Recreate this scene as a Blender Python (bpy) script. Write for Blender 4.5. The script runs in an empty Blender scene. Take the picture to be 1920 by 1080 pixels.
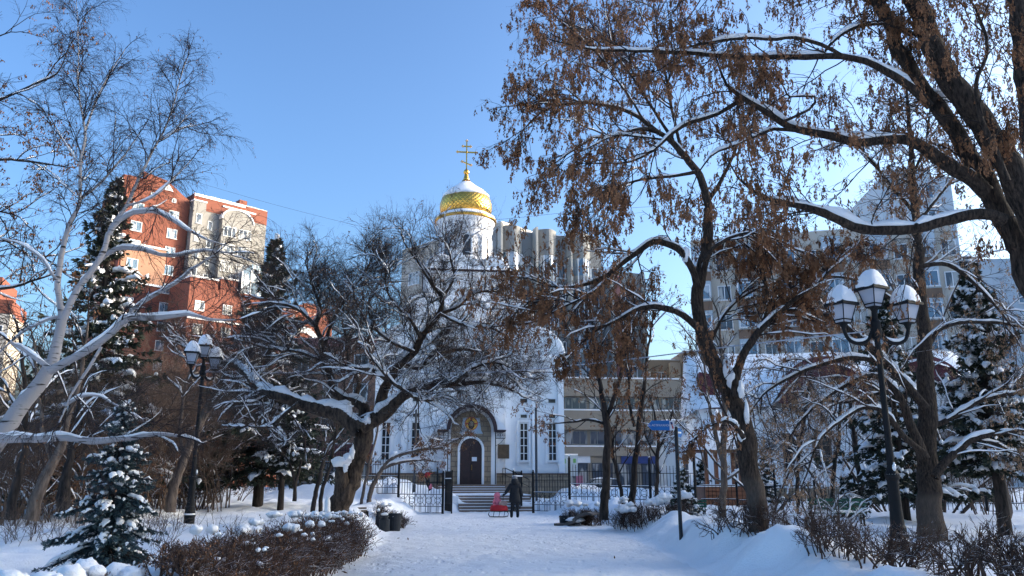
BUILD = {'apple','maple','near','arch','birch','side','small','spruce','hedge','shrub','town','church','street','people'}
import bpy, math, random
import numpy as np
from mathutils import Vector, Matrix, noise as mnoise
random.seed(7); RN = np.random.default_rng(7)
sc = bpy.context.scene
COL = sc.collection
F, CX, CY = 1490.0, 960.0, 540.0          # focal length and centre of the frame, in its pixels
TH = math.radians(13.6); CT, ST = math.cos(TH), math.sin(TH); EYE = 1.6
PI = math.pi

def ray(u, v):
    yu = (CY - v) / F
    return (u - CX) / F, CT - yu * ST, ST + yu * CT
def at(u, v, D):
    """the point at forward distance D seen at (u, v)"""
    x, y, z = ray(u, v)
    return np.array([x / y * D, D, EYE + z / y * D])
def along(u, v, P0, ang):
    """distance along a vertical wall line from P0 in direction ang, and height, for a point of the frame"""
    x, y, z = ray(u, v); k = x / y
    c, s = math.cos(ang), math.sin(ang)
    t = (k * P0[1] - P0[0]) / (c - k * s)
    Y = P0[1] + t * s
    return t, EYE + z / y * Y

# ---------------------------------------------------------------- value noise
_LAT = RN.random((256, 256))
def vnoise(x, y):
    x = np.asarray(x, float); y = np.asarray(y, float)
    xi = np.floor(x).astype(int); yi = np.floor(y).astype(int)
    fx = x - xi; fy = y - yi; fx = fx * fx * (3 - 2 * fx); fy = fy * fy * (3 - 2 * fy)
    g = lambda a, b: _LAT[a % 256, b % 256]
    return ((g(xi, yi) * (1 - fx) + g(xi + 1, yi) * fx) * (1 - fy) + (g(xi, yi + 1) * (1 - fx) + g(xi + 1, yi + 1) * fx) * fy) * 2 - 1
def fbm(x, y, o=4, s=1.0):
    t = 0; a = 1.0
    for i in range(o):
        t = t + a * vnoise(x * s + 17.3 * i, y * s + 9.1 * i); a *= .5; s *= 2.03
    return t
def sstep(a, b, x):
    t = np.clip((np.asarray(x, float) - a) / (b - a), 0, 1); return t * t * (3 - 2 * t)

# ---------------------------------------------------------------- materials
def new_mat(name):
    m = bpy.data.materials.new(name); m.use_nodes = True
    nt = m.node_tree; b = nt.nodes['Principled BSDF']
    return m, nt, b
def nd(nt, t, **kw):
    n = nt.nodes.new(t)
    for k, v in kw.items():
        if k.startswith('i_'): n.inputs[k[2:].replace('_', ' ')].default_value = v
        else: setattr(n, k, v)
    return n
def ramp(nt, fac, stops):
    r = nt.nodes.new('ShaderNodeValToRGB'); e = r.color_ramp.elements
    while len(e) < len(stops): e.new(.5)
    for k, (p, c) in enumerate(stops):
        e[k].position = p; e[k].color = (c[0], c[1], c[2], 1)
    nt.links.new(fac, r.inputs[0]); return r.outputs[0]
def mix(nt, fac, a, b):
    m = nt.nodes.new('ShaderNodeMix'); m.data_type = 'RGBA'
    if isinstance(fac, (int, float)): m.inputs[0].default_value = fac
    else: nt.links.new(fac, m.inputs[0])
    for s, c in ((6, a), (7, b)):
        if isinstance(c, tuple): m.inputs[s].default_value = (*c[:3], 1)
        else: nt.links.new(c, m.inputs[s])
    return m.outputs[2]
def coords(nt, kind='Object', scale=None):
    tc = nt.nodes.new('ShaderNodeTexCoord'); o = tc.outputs[kind]
    if scale:
        mp = nt.nodes.new('ShaderNodeMapping'); mp.inputs['Scale'].default_value = scale
        nt.links.new(o, mp.inputs[0]); o = mp.outputs[0]
    return o
def noise_tex(nt, vec, scale, detail=4, rough=.6):
    n = nd(nt, 'ShaderNodeTexNoise'); n.inputs['Scale'].default_value = scale
    n.inputs['Detail'].default_value = detail; n.inputs['Roughness'].default_value = rough
    nt.links.new(vec, n.inputs['Vector']); return n.outputs['Fac']
def bump(nt, b, h, strength, dist):
    n = nd(nt, 'ShaderNodeBump'); n.inputs['Strength'].default_value = strength; n.inputs['Distance'].default_value = dist
    nt.links.new(h, n.inputs['Height']); nt.links.new(n.outputs[0], b.inputs['Normal']); return n

SNOWC = (.88, .875, .88)
def m_snow():
    m, nt, b = new_mat('snow')
    c = coords(nt); n1 = noise_tex(nt, c, 2.2, 6, .65); n2 = noise_tex(nt, c, 30, 3, .6)
    col = ramp(nt, n1, [(.3, (.85, .845, .85)), (.7, (.90, .895, .895))])
    nt.links.new(col, b.inputs['Base Color']); b.inputs['Roughness'].default_value = .55
    a = nd(nt, 'ShaderNodeMath', operation='MULTIPLY_ADD'); nt.links.new(n1, a.inputs[0]); a.inputs[1].default_value = 2.0
    nt.links.new(n2, a.inputs[2]); bump(nt, b, a.outputs[0], .6, .025)
    b.inputs['Specular IOR Level'].default_value = .3
    return m
def m_path():
    m, nt, b = new_mat('trodden_snow')
    c = coords(nt); n1 = noise_tex(nt, c, .6, 6, .7); n2 = noise_tex(nt, c, 9, 5, .7)
    col = mix(nt, ramp(nt, n2, [(.42, (0, 0, 0)), (.75, (1, 1, 1))]), ramp(nt, n1, [(.3, (.80, .795, .80)), (.7, (.87, .865, .865))]), (.74, .73, .73))
    # grit and crumbs of dirt pressed into the packed snow
    v = nd(nt, 'ShaderNodeTexVoronoi'); v.inputs['Scale'].default_value = 7; nt.links.new(c, v.inputs['Vector'])
    sp = ramp(nt, v.outputs['Distance'], [(.03, (1, 1, 1)), (.06, (0, 0, 0))])
    sel = ramp(nt, noise_tex(nt, c, 1.3, 3), [(.62, (0, 0, 0)), (.66, (1, 1, 1))])
    mm = nd(nt, 'ShaderNodeMath', operation='MULTIPLY'); nt.links.new(sp, mm.inputs[0]); nt.links.new(sel, mm.inputs[1])
    col = mix(nt, mm.outputs[0], col, (.22, .19, .17))
    # boot prints and drag marks trodden into the pack
    mp = nd(nt, 'ShaderNodeMapping'); mp.inputs['Scale'].default_value = (4.6, 2.3, 1); nt.links.new(c, mp.inputs[0])
    wv = nd(nt, 'ShaderNodeTexVoronoi'); wv.inputs['Scale'].default_value = 1.0; wv.inputs['Randomness'].default_value = 1; nt.links.new(mp.outputs[0], wv.inputs['Vector'])
    pr_ = ramp(nt, wv.outputs['Distance'], [(.16, (0, 0, 0)), (.30, (1, 1, 1))])
    hs = nd(nt, 'ShaderNodeMath', operation='MULTIPLY_ADD'); nt.links.new(pr_, hs.inputs[0]); hs.inputs[1].default_value = .55; nt.links.new(n2, hs.inputs[2])
    col = mix(nt, noise_tex(nt, coords(nt, 'Object', (1.4, .35, 1)), 1.2, 4, .7), col, (.78, .77, .77))
    nt.links.new(col, b.inputs['Base Color']); b.inputs['Roughness'].default_value = .6
    bump(nt, b, hs.outputs[0], .65, .045)
    return m
def m_bark(name, dark, light, snow=.5, vs=(14, 14, 3), strength=.9, dist=.02, birch=False, limed=False):
    """bark; wind-blown snow sticks where the surface looks up"""
    m, nt, b = new_mat(name)
    c = coords(nt, 'Object', vs); n = noise_tex(nt, c, 1.0, 5, .65)
    c0 = coords(nt)
    if birch:
        cb = coords(nt, 'Object', (3.5, 3.5, 26)); nb = noise_tex(nt, cb, 1.0, 3, .6)
        col = ramp(nt, nb, [(.34, dark), (.42, light)])
        col = mix(nt, ramp(nt, noise_tex(nt, c0, 1.7, 4), [(.58, (0, 0, 0)), (.68, (1, 1, 1))]), col, (.09, .075, .065))
    else:
        col = ramp(nt, n, [(.36, dark), (.66, light)])
    if limed:
        sz = nd(nt, 'ShaderNodeSeparateXYZ'); nt.links.new(c0, sz.inputs[0]); zz_ = nd(nt, 'ShaderNodeMath', operation='MULTIPLY_ADD'); nt.links.new(n, zz_.inputs[0]); zz_.inputs[1].default_value = .35; nt.links.new(sz.outputs[2], zz_.inputs[2])
        fz = nd(nt, 'ShaderNodeMapRange'); fz.inputs['From Min'].default_value = 1.20; fz.inputs['From Max'].default_value = 1.08; fz.inputs['To Max'].default_value = .30; nt.links.new(zz_.outputs[0], fz.inputs['Value'])
        col = mix(nt, fz.outputs['Result'], col, (.20, .155, .125))
    if snow > 0:
        g = nd(nt, 'ShaderNodeNewGeometry'); sx = nd(nt, 'ShaderNodeSeparateXYZ'); nt.links.new(g.outputs['Normal'], sx.inputs[0])
        ns = noise_tex(nt, c0, 4.5, 4, .7)
        a = nd(nt, 'ShaderNodeMath', operation='MULTIPLY_ADD'); nt.links.new(ns, a.inputs[0]); a.inputs[1].default_value = 1.3
        nt.links.new(sx.outputs[2], a.inputs[2])
        t = 1.62 - snow * .55
        f = ramp(nt, a.outputs[0], [(0, (0, 0, 0)), (1, (1, 1, 1))])
        s = nd(nt, 'ShaderNodeMapRange'); s.inputs['From Min'].default_value = t; s.inputs['From Max'].default_value = t + .08
        nt.links.new(a.outputs[0], s.inputs['Value'])
        col = mix(nt, s.outputs['Result'], col, SNOWC)
    nt.links.new(col, b.inputs['Base Color']); b.inputs['Roughness'].default_value = .85; b.inputs['Specular IOR Level'].default_value = .2
    bump(nt, b, n, strength, dist)
    return m
def m_plain(name, col, rough=.6, metal=0, var=.25, scale=6, bmp=.0, spec=.5, bd=.01):
    m, nt, b = new_mat(name)
    c = coords(nt); n = noise_tex(nt, c, scale, 4)
    lo = tuple(x * (1 - var) for x in col); hi = tuple(min(1, x * (1 + var)) for x in col)
    nt.links.new(ramp(nt, n, [(.3, lo), (.7, hi)]), b.inputs['Base Color'])
    b.inputs['Roughness'].default_value = rough; b.inputs['Metallic'].default_value = metal; b.inputs['Specular IOR Level'].default_value = spec
    if bmp: bump(nt, b, n, bmp, bd)
    return m
def m_brick(name, c1, c2, mortar, scale=1.0, bw=.25, rh=.08, weather=.3):
    m, nt, b = new_mat(name)
    tc = nt.nodes.new('ShaderNodeTexCoord'); sx = nd(nt, 'ShaderNodeSeparateXYZ'); nt.links.new(tc.outputs['Object'], sx.inputs[0])
    ad = nd(nt, 'ShaderNodeMath', operation='ADD'); nt.links.new(sx.outputs[0], ad.inputs[0]); nt.links.new(sx.outputs[1], ad.inputs[1])
    cb = nd(nt, 'ShaderNodeCombineXYZ'); nt.links.new(ad.outputs[0], cb.inputs[0]); nt.links.new(sx.outputs[2], cb.inputs[1])
    t = nd(nt, 'ShaderNodeTexBrick'); nt.links.new(cb.outputs[0], t.inputs['Vector'])
    t.inputs['Color1'].default_value = (*c1, 1); t.inputs['Color2'].default_value = (*c2, 1); t.inputs['Mortar'].default_value = (*mortar, 1)
    t.inputs['Scale'].default_value = scale; t.inputs['Brick Width'].default_value = bw; t.inputs['Row Height'].default_value = rh; t.inputs['Mortar Size'].default_value = rh * .12
    n = noise_tex(nt, tc.outputs['Object'], .35, 5, .7)
    w = nd(nt, 'ShaderNodeMath', operation='MULTIPLY'); nt.links.new(n, w.inputs[0]); w.inputs[1].default_value = weather
    col = mix(nt, w.outputs[0], t.outputs['Color'], tuple(x * .45 for x in c1))
    nt.links.new(col, b.inputs['Base Color']); b.inputs['Roughness'].default_value = .85
    bump(nt, b, t.outputs['Fac'], -.3, .01)
    return m
def m_render_wall(name, col, var=.12, streak=.25):
    m, nt, b = new_mat(name)
    n = noise_tex(nt, coords(nt, 'Object', (.9, .9, .25)), 1.0, 6, .65); n2 = noise_tex(nt, coords(nt), 18, 3)
    c = ramp(nt, n, [(.3, tuple(x * (1 - var) for x in col)), (.65, col)])
    w = ramp(nt, noise_tex(nt, coords(nt, 'Object', (2.4, 2.4, .18)), 1.3, 5, .7), [(.55, (0, 0, 0)), (.8, (streak,) * 3)])
    nt.links.new(mix(nt, w, c, tuple(x * .5 for x in col)), b.inputs['Base Color'])
    b.inputs['Roughness'].default_value = .85; bump(nt, b, n2, .25, .01); return m
def m_glass(name='window_glass', tint=(.05, .065, .09), curtain=(.38, .37, .35)):
    m, nt, b = new_mat(name)
    oi = nd(nt, 'ShaderNodeObjectInfo'); c = coords(nt, 'Object', (.9, .9, .35))
    n = nd(nt, 'ShaderNodeTexNoise'); n.noise_dimensions = '4D'; nt.links.new(c, n.inputs['Vector']); n.inputs['Scale'].default_value = .8
    w = nd(nt, 'ShaderNodeMath', operation='MULTIPLY'); nt.links.new(oi.outputs['Random'], w.inputs[0]); w.inputs[1].default_value = 40
    nt.links.new(w.outputs[0], n.inputs['W'])
    nt.links.new(mix(nt, ramp(nt, n.outputs['Fac'], [(.52, (0, 0, 0)), (.56, (1, 1, 1))]), tint, curtain), b.inputs['Base Color'])
    b.inputs['Roughness'].default_value = .08; b.inputs['Specular IOR Level'].default_value = .8
    return m
def m_gold():
    m, nt, b = new_mat('gilded_scales')
    tc = nt.nodes.new('ShaderNodeTexCoord'); v = nd(nt, 'ShaderNodeTexVoronoi')
    sx = nd(nt, 'ShaderNodeSeparateXYZ'); nt.links.new(tc.outputs['Object'], sx.inputs[0])
    an = nd(nt, 'ShaderNodeMath', operation='ARCTAN2'); nt.links.new(sx.outputs[1], an.inputs[0]); nt.links.new(sx.outputs[0], an.inputs[1])
    def wave(sgn):
        a = nd(nt, 'ShaderNodeMath', operation='MULTIPLY'); nt.links.new(an.outputs[0], a.inputs[0]); a.inputs[1].default_value = 18
        z = nd(nt, 'ShaderNodeMath', operation='MULTIPLY_ADD'); nt.links.new(sx.outputs[2], z.inputs[0]); z.inputs[1].default_value = 9.5 * sgn
        nt.links.new(a.outputs[0], z.inputs[2]); s = nd(nt, 'ShaderNodeMath', operation='SINE'); nt.links.new(z.outputs[0], s.inputs[0])
        ab = nd(nt, 'ShaderNodeMath', operation='ABSOLUTE'); nt.links.new(s.outputs[0], ab.inputs[0]); return ab.outputs[0]
    mn = nd(nt, 'ShaderNodeMath', operation='MINIMUM'); nt.links.new(wave(1), mn.inputs[0]); nt.links.new(wave(-1), mn.inputs[1])
    nt.links.new(ramp(nt, mn.outputs[0], [(.0, (.50, .25, .04)), (.16, (.86, .48, .10))]), b.inputs['Base Color'])
    b.inputs['Metallic'].default_value = 1; b.inputs['Roughness'].default_value = .26
    bump(nt, b, mn.outputs[0], .5, .04); return m

M = dict(
    snow=m_snow(), path=m_path(),
    bark=m_bark('dark_bark', (.012, .010, .009), (.060, .046, .038), .25),
    bark_deep=m_bark('furrowed_bark', (.010, .008, .0065), (.085, .060, .045), .12, (34, 34, 7), 1.0, .045, limed=True),
    apple=m_bark('old_apple_bark', (.016, .012, .010), (.105, .075, .055), .55, (12, 12, 4), 1.0, .03),
    twig=m_bark('snowy_twigs', (.030, .021, .017), (.080, .055, .044), .14),
    snowtwig=m_bark('frosted_twigs', (.035, .026, .022), (.09, .068, .058), .42),
    twigdark=m_bark('dark_twigs', (.016, .012, .011), (.042, .032, .028), .0),
    birch=m_bark('birch_bark', (.03, .026, .024), (.33, .31, .31), .40, birch=True, strength=.4),
    birchtwig=m_bark('birch_twigs', (.018, .014, .016), (.04, .031, .033), .0),
    brown=m_bark('reddish_brown_twigs', (.080, .055, .042), (.19, .13, .095), .08),
    hedge=m_bark('hedge_twigs', (.042, .026, .020), (.12, .074, .055), .30),
    grey_bark=m_bark('grey_brown_bark', (.07, .052, .042), (.19, .145, .115), .45),
    iron=m_plain('black_iron', (.007, .0075, .009), .62, 0, .3, 6, 0, .22),
    rust=m_plain('rusty_brown_metal', (.11, .06, .05), .7, .2, .4),
    white=m_render_wall('white_render', (.88, .875, .87), .09, .22),
    whitetrim=m_render_wall('white_trim', (.90, .895, .89), .04, .06),
    red=m_brick('red_brick', (.20, .050, .028), (.235, .062, .034), (.19, .09, .065)),
    rose=m_brick('salmon_brick', (.36, .18, .11), (.40, .20, .13), (.32, .2, .14)),
    greybrick=m_brick('pale_grey_brick', (.25, .245, .235), (.285, .275, .265), (.25, .245, .235)),
    pink=m_render_wall('pinkish_render', (.36, .17, .155), .15),
    conc=m_render_wall('grey_concrete', (.25, .255, .25), .15),
    conc2=m_render_wall('pale_fins', (.46, .44, .39), .12),
    tan=m_render_wall('tan_render', (.31, .26, .20), .15),
    beige=m_render_wall('beige_render', (.50, .45, .38), .12),
    brownp=m_render_wall('brown_panels', (.19, .12, .08), .2),
    bluewhite=m_render_wall('pale_blue_panels', (.44, .52, .58), .12),
    stone=m_brick('tan_stone_blocks', (.30, .22, .145), (.38, .285, .19), (.20, .15, .11), 1, .55, .3, .35),
    burg=m_render_wall('burgundy_panels', (.13, .032, .042), .2),
    step=m_plain('brown_granite_steps', (.20, .135, .10), .6, 0, .3, 12, .2),
    glass=m_glass(), churchglass=m_glass('dark_church_glass', (.02, .024, .032), (.05, .05, .055)),
    glassblue=m_glass('balcony_glass', (.10, .17, .24), (.40, .45, .50)),
    upvc=m_plain('white_frame', (.72, .73, .74), .4, 0, .05),
    gold=m_gold(), goldp=m_plain('plain_gold', (.80, .44, .09), .32, 1, .12, 3),
    door=m_plain('dark_brown_wood', (.035, .013, .011), .5, 0, .3, 5, .2),
    keys=m_plain('dry_brown_keys', (.215, .102, .050), .8, 0, .5, 1.4, 0, .2),
    keys_sunlit=m_plain('painted_sunlit_keys', (.36, .22, .13), .8, 0, .4, 1.4, 0, .2),  # paler copy of the keys, with warm sunlight put into the colour
    leaf=m_plain('dead_brown_leaves', (.17, .085, .045), .8, 0, .45, 2, 0, .2),
    needles=m_plain('dark_spruce_needles', (.028, .036, .022), .7, 0, .4, 1.5, 0, .3),
    needlesblue=m_plain('blue_spruce_needles', (.050, .088, .098), .7, 0, .45, 2.5, 0, .3),
    black=m_plain('black_cloth', (.012, .014, .018), .9, 0, .3, 12, .2),
    greyfur=m_plain('grey_fur', (.16, .17, .19), .95, 0, .3, 30, .5),
    skin=m_plain('skin', (.55, .34, .26), .6, 0, .05),
    redcloth=m_plain('red_cloth', (.42, .012, .022), .75, 0, .2, 8, .1),
    pinkcloth=m_plain('pink_cloth', (.62, .17, .23), .85, 0, .2, 14, .2),
    beigecloth=m_plain('beige_cloth', (.36, .25, .22), .85, 0, .2, 14, .2),
    bluesign=m_plain('blue_sign_paint', (.006, .15, .48), .35, 0, .12, 3),
    navysign=m_plain('navy_shop_sign', (.02, .04, .16), .4, 0, .1),
    whitep=m_plain('white_paint', (.78, .78, .80), .4, 0, .04),
    redp=m_plain('red_paint', (.5, .03, .03), .5, 0, .1), yellowp=m_plain('yellow_paint', (.75, .6, .03), .5, 0, .1),
    greenp=m_plain('green_paint', (.01, .10, .06), .5, 0, .2),
    pinkp=m_plain('pink_poster', (.35, .12, .18), .5, 0, .2), lime=m_plain('lime_paint', (.10, .32, .08), .4, 0, .1),
    orange=m_plain('varnished_orange_wood', (.20, .075, .032), .5, 0, .3, 6, .2),
    oldwood=m_plain('weathered_wood', (.10, .085, .075), .8, 0, .4, 9, .3),
    opal=m_plain('frosted_lantern_glass', (.40, .42, .48), .3, 0, .03),
    bin=m_plain('dark_bin_metal', (.018, .022, .028), .6, 0, .3, 6, 0, .3),
    greymetal=m_plain('grey_metal', (.07, .075, .085), .5, .5, .2),
    carpaint=m_plain('dark_car_paint', (.03, .04, .05), .25, .3, .1), tyre=m_plain('black_rubber', (.015, .015, .015), .8),
    roofmetal=m_plain('dark_roof_metal', (.05, .03, .035), .5, .4, .2),
    bronze=m_plain('brown_plaque', (.12, .08, .05), .4, .5, .2),
    cablem=m_plain('frosted_cable', (.42, .44, .50), .8, 0, .3, 20),
    wirem=m_plain('dark_wire', (.05, .05, .06), .6),
)

# ---------------------------------------------------------------- objects
def link(o, parent=None):
    COL.objects.link(o)
    if parent is not None: o.parent = parent
    return o
def tag(o, label=None, cat=None, group=None, kind=None):
    if label: o['label'] = label
    if cat: o['category'] = cat
    if group: o['group'] = group
    if kind: o['kind'] = kind
    return o
def empty(name, loc, rz=0, label=None, cat=None, group=None):
    o = bpy.data.objects.new(name, None); o.empty_display_size = .2
    COL.objects.link(o); o.location = tuple(float(x) for x in loc); o.rotation_euler = (0, 0, rz)
    return tag(o, label, cat, group)
def mesh_np(name, V, Fq, mat, parent=None, smooth=True):
    """V (n,3); Fq list of face arrays (tris and/or quads)"""
    me = bpy.data.meshes.new(name)
    V = np.asarray(V, np.float32); me.vertices.add(len(V)); me.vertices.foreach_set('co', V.ravel())
    loops = np.concatenate([np.asarray(f, np.int32).ravel() for f in Fq if len(f)])
    sizes = np.concatenate([np.full(len(f), np.asarray(f).shape[1], np.int32) for f in Fq if len(f)])
    me.loops.add(len(loops)); me.loops.foreach_set('vertex_index', loops)
    me.polygons.add(len(sizes)); st = np.concatenate([[0], np.cumsum(sizes)[:-1]]).astype(np.int32)
    me.polygons.foreach_set('loop_start', st); me.polygons.foreach_set('loop_total', sizes)
    if smooth: me.polygons.foreach_set('use_smooth', np.ones(len(sizes), bool))
    me.update(calc_edges=True); me.materials.append(mat)
    o = bpy.data.objects.new(name, me); return link(o, parent)

class MB:
    def __init__(s): s.v = []; s.f = []
    def box(s, x0, x1, y0, y1, z0, z1):
        n = len(s.v)
        s.v += [(x0, y0, z0), (x1, y0, z0), (x1, y1, z0), (x0, y1, z0), (x0, y0, z1), (x1, y0, z1), (x1, y1, z1), (x0, y1, z1)]
        s.f += [tuple(n + i for i in q) for q in ((0, 3, 2, 1), (4, 5, 6, 7), (0, 1, 5, 4), (1, 2, 6, 5), (2, 3, 7, 6), (3, 0, 4, 7))]
        return s
    def tube(s, pts, r, n=8, cap=True):
        pts = [Vector(p) for p in pts]; k = len(pts); rs = r if isinstance(r, (list, tuple)) else [r] * k
        b = len(s.v); u = None
        for i, p in enumerate(pts):
            t = (pts[min(i + 1, k - 1)] - pts[max(i - 1, 0)]); t = t.normalized() if t.length else Vector((0, 0, 1))
            if u is None: u = t.orthogonal().normalized()
            else:
                u = (u - t * u.dot(t)); u = u.normalized() if u.length > 1e-6 else t.orthogonal().normalized()
            w = t.cross(u)
            for j in range(n):
                a = 2 * PI * j / n; s.v.append(tuple(p + (u * math.cos(a) + w * math.sin(a)) * rs[i]))
        for i in range(k - 1):
            for j in range(n):
                a = b + i * n + j; c = b + i * n + (j + 1) % n; s.f.append((a, c, c + n, a + n))
        if cap:
            s.f.append(tuple(b + j for j in reversed(range(n)))); s.f.append(tuple(b + (k - 1) * n + j for j in range(n)))
        return s
    def lathe(s, prof, n=24, c=(0, 0, 0), jit=0, sx=1, sy=1):
        b = len(s.v); k = len(prof)
        for i, (r, z) in enumerate(prof):
            for j in range(n):
                a = 2 * PI * j / n; q = r * (1 + jit * mnoise.noise(Vector((math.cos(a) * 1.7, math.sin(a) * 1.7, z * 3 + 5))))
                s.v.append((c[0] + q * math.cos(a) * sx, c[1] + q * math.sin(a) * sy, c[2] + z))
        for i in range(k - 1):
            for j in range(n):
                a = b + i * n + j; d = b + i * n + (j + 1) % n; s.f.append((a, d, d + n, a + n))
        if prof[0][0] > 1e-4: s.f.append(tuple(b + j for j in reversed(range(n))))
        if prof[-1][0] > 1e-4: s.f.append(tuple(b + (k - 1) * n + j for j in range(n)))
        return s
    def prism(s, poly, y0, y1):
        """polygon in x,z extruded along y"""
        n = len(s.v); k = len(poly)
        s.v += [(x, y0, z) for x, z in poly] + [(x, y1, z) for x, z in poly]
        s.f.append(tuple(n + i for i in range(k))); s.f.append(tuple(n + k + i for i in reversed(range(k))))
        for i in range(k):
            j = (i + 1) % k; s.f.append((n + j, n + i, n + k + i, n + k + j))
        return s
    def ring(s, outer, inner, y0, y1):
        """flat band between two outlines (x,z) of equal count, extruded along y"""
        n = len(s.v); k = len(outer)
        s.v += [(x, y0, z) for x, z in outer] + [(x, y0, z) for x, z in inner] + [(x, y1, z) for x, z in outer] + [(x, y1, z) for x, z in inner]
        for i in range(k - 1):
            j = i + 1
            s.f += [(n + i, n + j, n + k + j, n + k + i), (n + 2 * k + j, n + 2 * k + i, n + 3 * k + i, n + 3 * k + j),
                    (n + j, n + i, n + 2 * k + i, n + 2 * k + j), (n + k + i, n + k + j, n + 3 * k + j, n + 3 * k + i)]
        for i in (0, k - 1): s.f.append((n + i, n + k + i, n + 3 * k + i, n + 2 * k + i))
        return s
    def blob(s, c, rx, ry, rz, seed=0, amp=.25, n=10, m=6):
        b = len(s.v)
        for i in range(m + 1):
            ph = PI * i / m - PI / 2
            for j in range(n):
                a = 2 * PI * j / n; d = Vector((math.cos(ph) * math.cos(a), math.cos(ph) * math.sin(a), math.sin(ph)))
                q = 1 + amp * mnoise.noise(d * 1.6 + Vector((seed * 3.1, seed, 0)))
                s.v.append((c[0] + d.x * rx * q, c[1] + d.y * ry * q, c[2] + d.z * rz * q))
        for i in range(m):
            for j in range(n):
                a = b + i * n + j; d = b + i * n + (j + 1) % n; s.f.append((a, d, d + n, a + n))
        return s
    def xform(s, mtx, start=0):
        for i in range(start, len(s.v)): s.v[i] = tuple(mtx @ Vector(s.v[i]))
        return s
    def build(s, name, mat, parent=None, loc=None, rz=None, smooth=False, bevel=0):
        me = bpy.data.meshes.new(name); me.from_pydata(s.v, [], s.f); me.materials.append(mat)
        if smooth: me.polygons.foreach_set('use_smooth', [True] * len(me.polygons))
        me.update(); o = bpy.data.objects.new(name, me); link(o, parent)
        if loc is not None: o.location = loc
        if rz is not None: o.rotation_euler = (0, 0, rz)
        if bevel:
            b = o.modifiers.new('bevel', 'BEVEL'); b.width = bevel; b.segments = 2; b.limit_method = 'ANGLE'
        return o
def arc(cx, cz, r, a0, a1, n=14, rz=None):
    rz = rz or r
    return [(cx + r * math.cos(math.radians(a0 + (a1 - a0) * i / n)), cz + rz * math.sin(math.radians(a0 + (a1 - a0) * i / n))) for i in range(n + 1)]
def text(body, size, mat, parent, loc, rot, name='lettering', depth=.002):
    cu = bpy.data.curves.new(name, 'FONT'); cu.body = body; cu.size = size; cu.extrude = depth; cu.align_x = 'CENTER'; cu.align_y = 'CENTER'
    t = bpy.data.objects.new(name + '_source', cu); COL.objects.link(t)
    bpy.context.view_layer.update()
    me = bpy.data.meshes.new_from_object(t.evaluated_get(bpy.context.evaluated_depsgraph_get()))
    bpy.data.objects.remove(t); me.materials.clear(); me.materials.append(mat)
    o = bpy.data.objects.new(name, me); link(o, parent); o.location = loc; o.rotation_euler = rot; return o
def skin(name, verts, edges, radii, mat, parent=None, sub=2, root=0, flat=1.0):
    me = bpy.data.meshes.new(name); me.from_pydata(verts, edges, []); o = bpy.data.objects.new(name, me); COL.objects.link(o)
    md = o.modifiers.new('s', 'SKIN'); md.use_smooth_shade = True
    for i, r in enumerate(radii):
        q = me.skin_vertices[0].data[i]; rr = r if isinstance(r, tuple) else (r, r); q.radius = rr; q.use_root = (i == root)
    sb = o.modifiers.new('d', 'SUBSURF'); sb.levels = sub; sb.render_levels = sub
    bpy.context.view_layer.update()
    m2 = bpy.data.meshes.new_from_object(o.evaluated_get(bpy.context.evaluated_depsgraph_get()))
    bpy.data.objects.remove(o); m2.materials.clear(); m2.materials.append(mat)
    m2.polygons.foreach_set('use_smooth', [True] * len(m2.polygons))
    o = bpy.data.objects.new(name, m2); return link(o, parent)
def copy_tree(o, parent=None):
    c = o.copy(); COL.objects.link(c); c.parent = parent
    for ch in list(o.children): copy_tree(ch, c)
    return c
# ================================================================ camera, sky, sun
cam = bpy.data.cameras.new('camera'); co = bpy.data.objects.new('camera', cam); COL.objects.link(co)
co.location = (0, 0, EYE); co.rotation_euler = (PI / 2 + TH, 0, 0)
cam.sensor_width = 36; cam.lens = F / 1920 * 36; cam.clip_start = .1; cam.clip_end = 2000
sc.camera = co
TINT, GAM = (.91, .96, .97), 1.32
SUN_AZ, SUN_EL = math.radians(80), math.radians(15)      # azimuth clockwise from the view direction
w = bpy.data.worlds.new('World'); sc.world = w; w.use_nodes = True; wn = w.node_tree
sky = wn.nodes.new('ShaderNodeTexSky'); sky.sky_type = 'NISHITA'; sky.sun_disc = False
sky.sun_elevation = SUN_EL; sky.sun_rotation = SUN_AZ; sky.altitude = 0; sky.air_density = 1.0; sky.dust_density = 4.2; sky.ozone_density = 3.0
bg = wn.nodes['Background']; bg.inputs['Strength'].default_value = .15
tn = wn.nodes.new('ShaderNodeMix'); tn.data_type = 'RGBA'; tn.blend_type = 'MULTIPLY'; tn.inputs[0].default_value = 1; tn.inputs[7].default_value = (*TINT, 1)
gm = wn.nodes.new('ShaderNodeGamma'); gm.inputs[1].default_value = GAM; wn.links.new(sky.outputs[0], gm.inputs[0]); wn.links.new(gm.outputs[0], tn.inputs[6]); wn.links.new(tn.outputs[2], bg.inputs['Color'])
sl = bpy.data.lights.new('sun', 'SUN'); sl.energy = 2.2; sl.angle = math.radians(.53); sl.color = (1.0, .87, .76)
so = bpy.data.objects.new('sun', sl); COL.objects.link(so)
sd = Vector((math.cos(SUN_EL) * math.sin(SUN_AZ), math.cos(SUN_EL) * math.cos(SUN_AZ), math.sin(SUN_EL)))
so.rotation_euler = sd.to_track_quat('Z', 'Y').to_euler(); so.location = (60, 0, 40)
sc.view_settings.view_transform = 'Standard'; sc.view_settings.look = 'None'; sc.view_settings.gamma = 1; sc.view_settings.exposure = EXPO = 1.19
sc.cycles.max_bounces = 6; sc.cycles.diffuse_bounces = 3; sc.cycles.glossy_bounces = 3; sc.cycles.use_denoising = True
sc.cycles.caustics_reflective = False; sc.cycles.caustics_refractive = False

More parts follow.
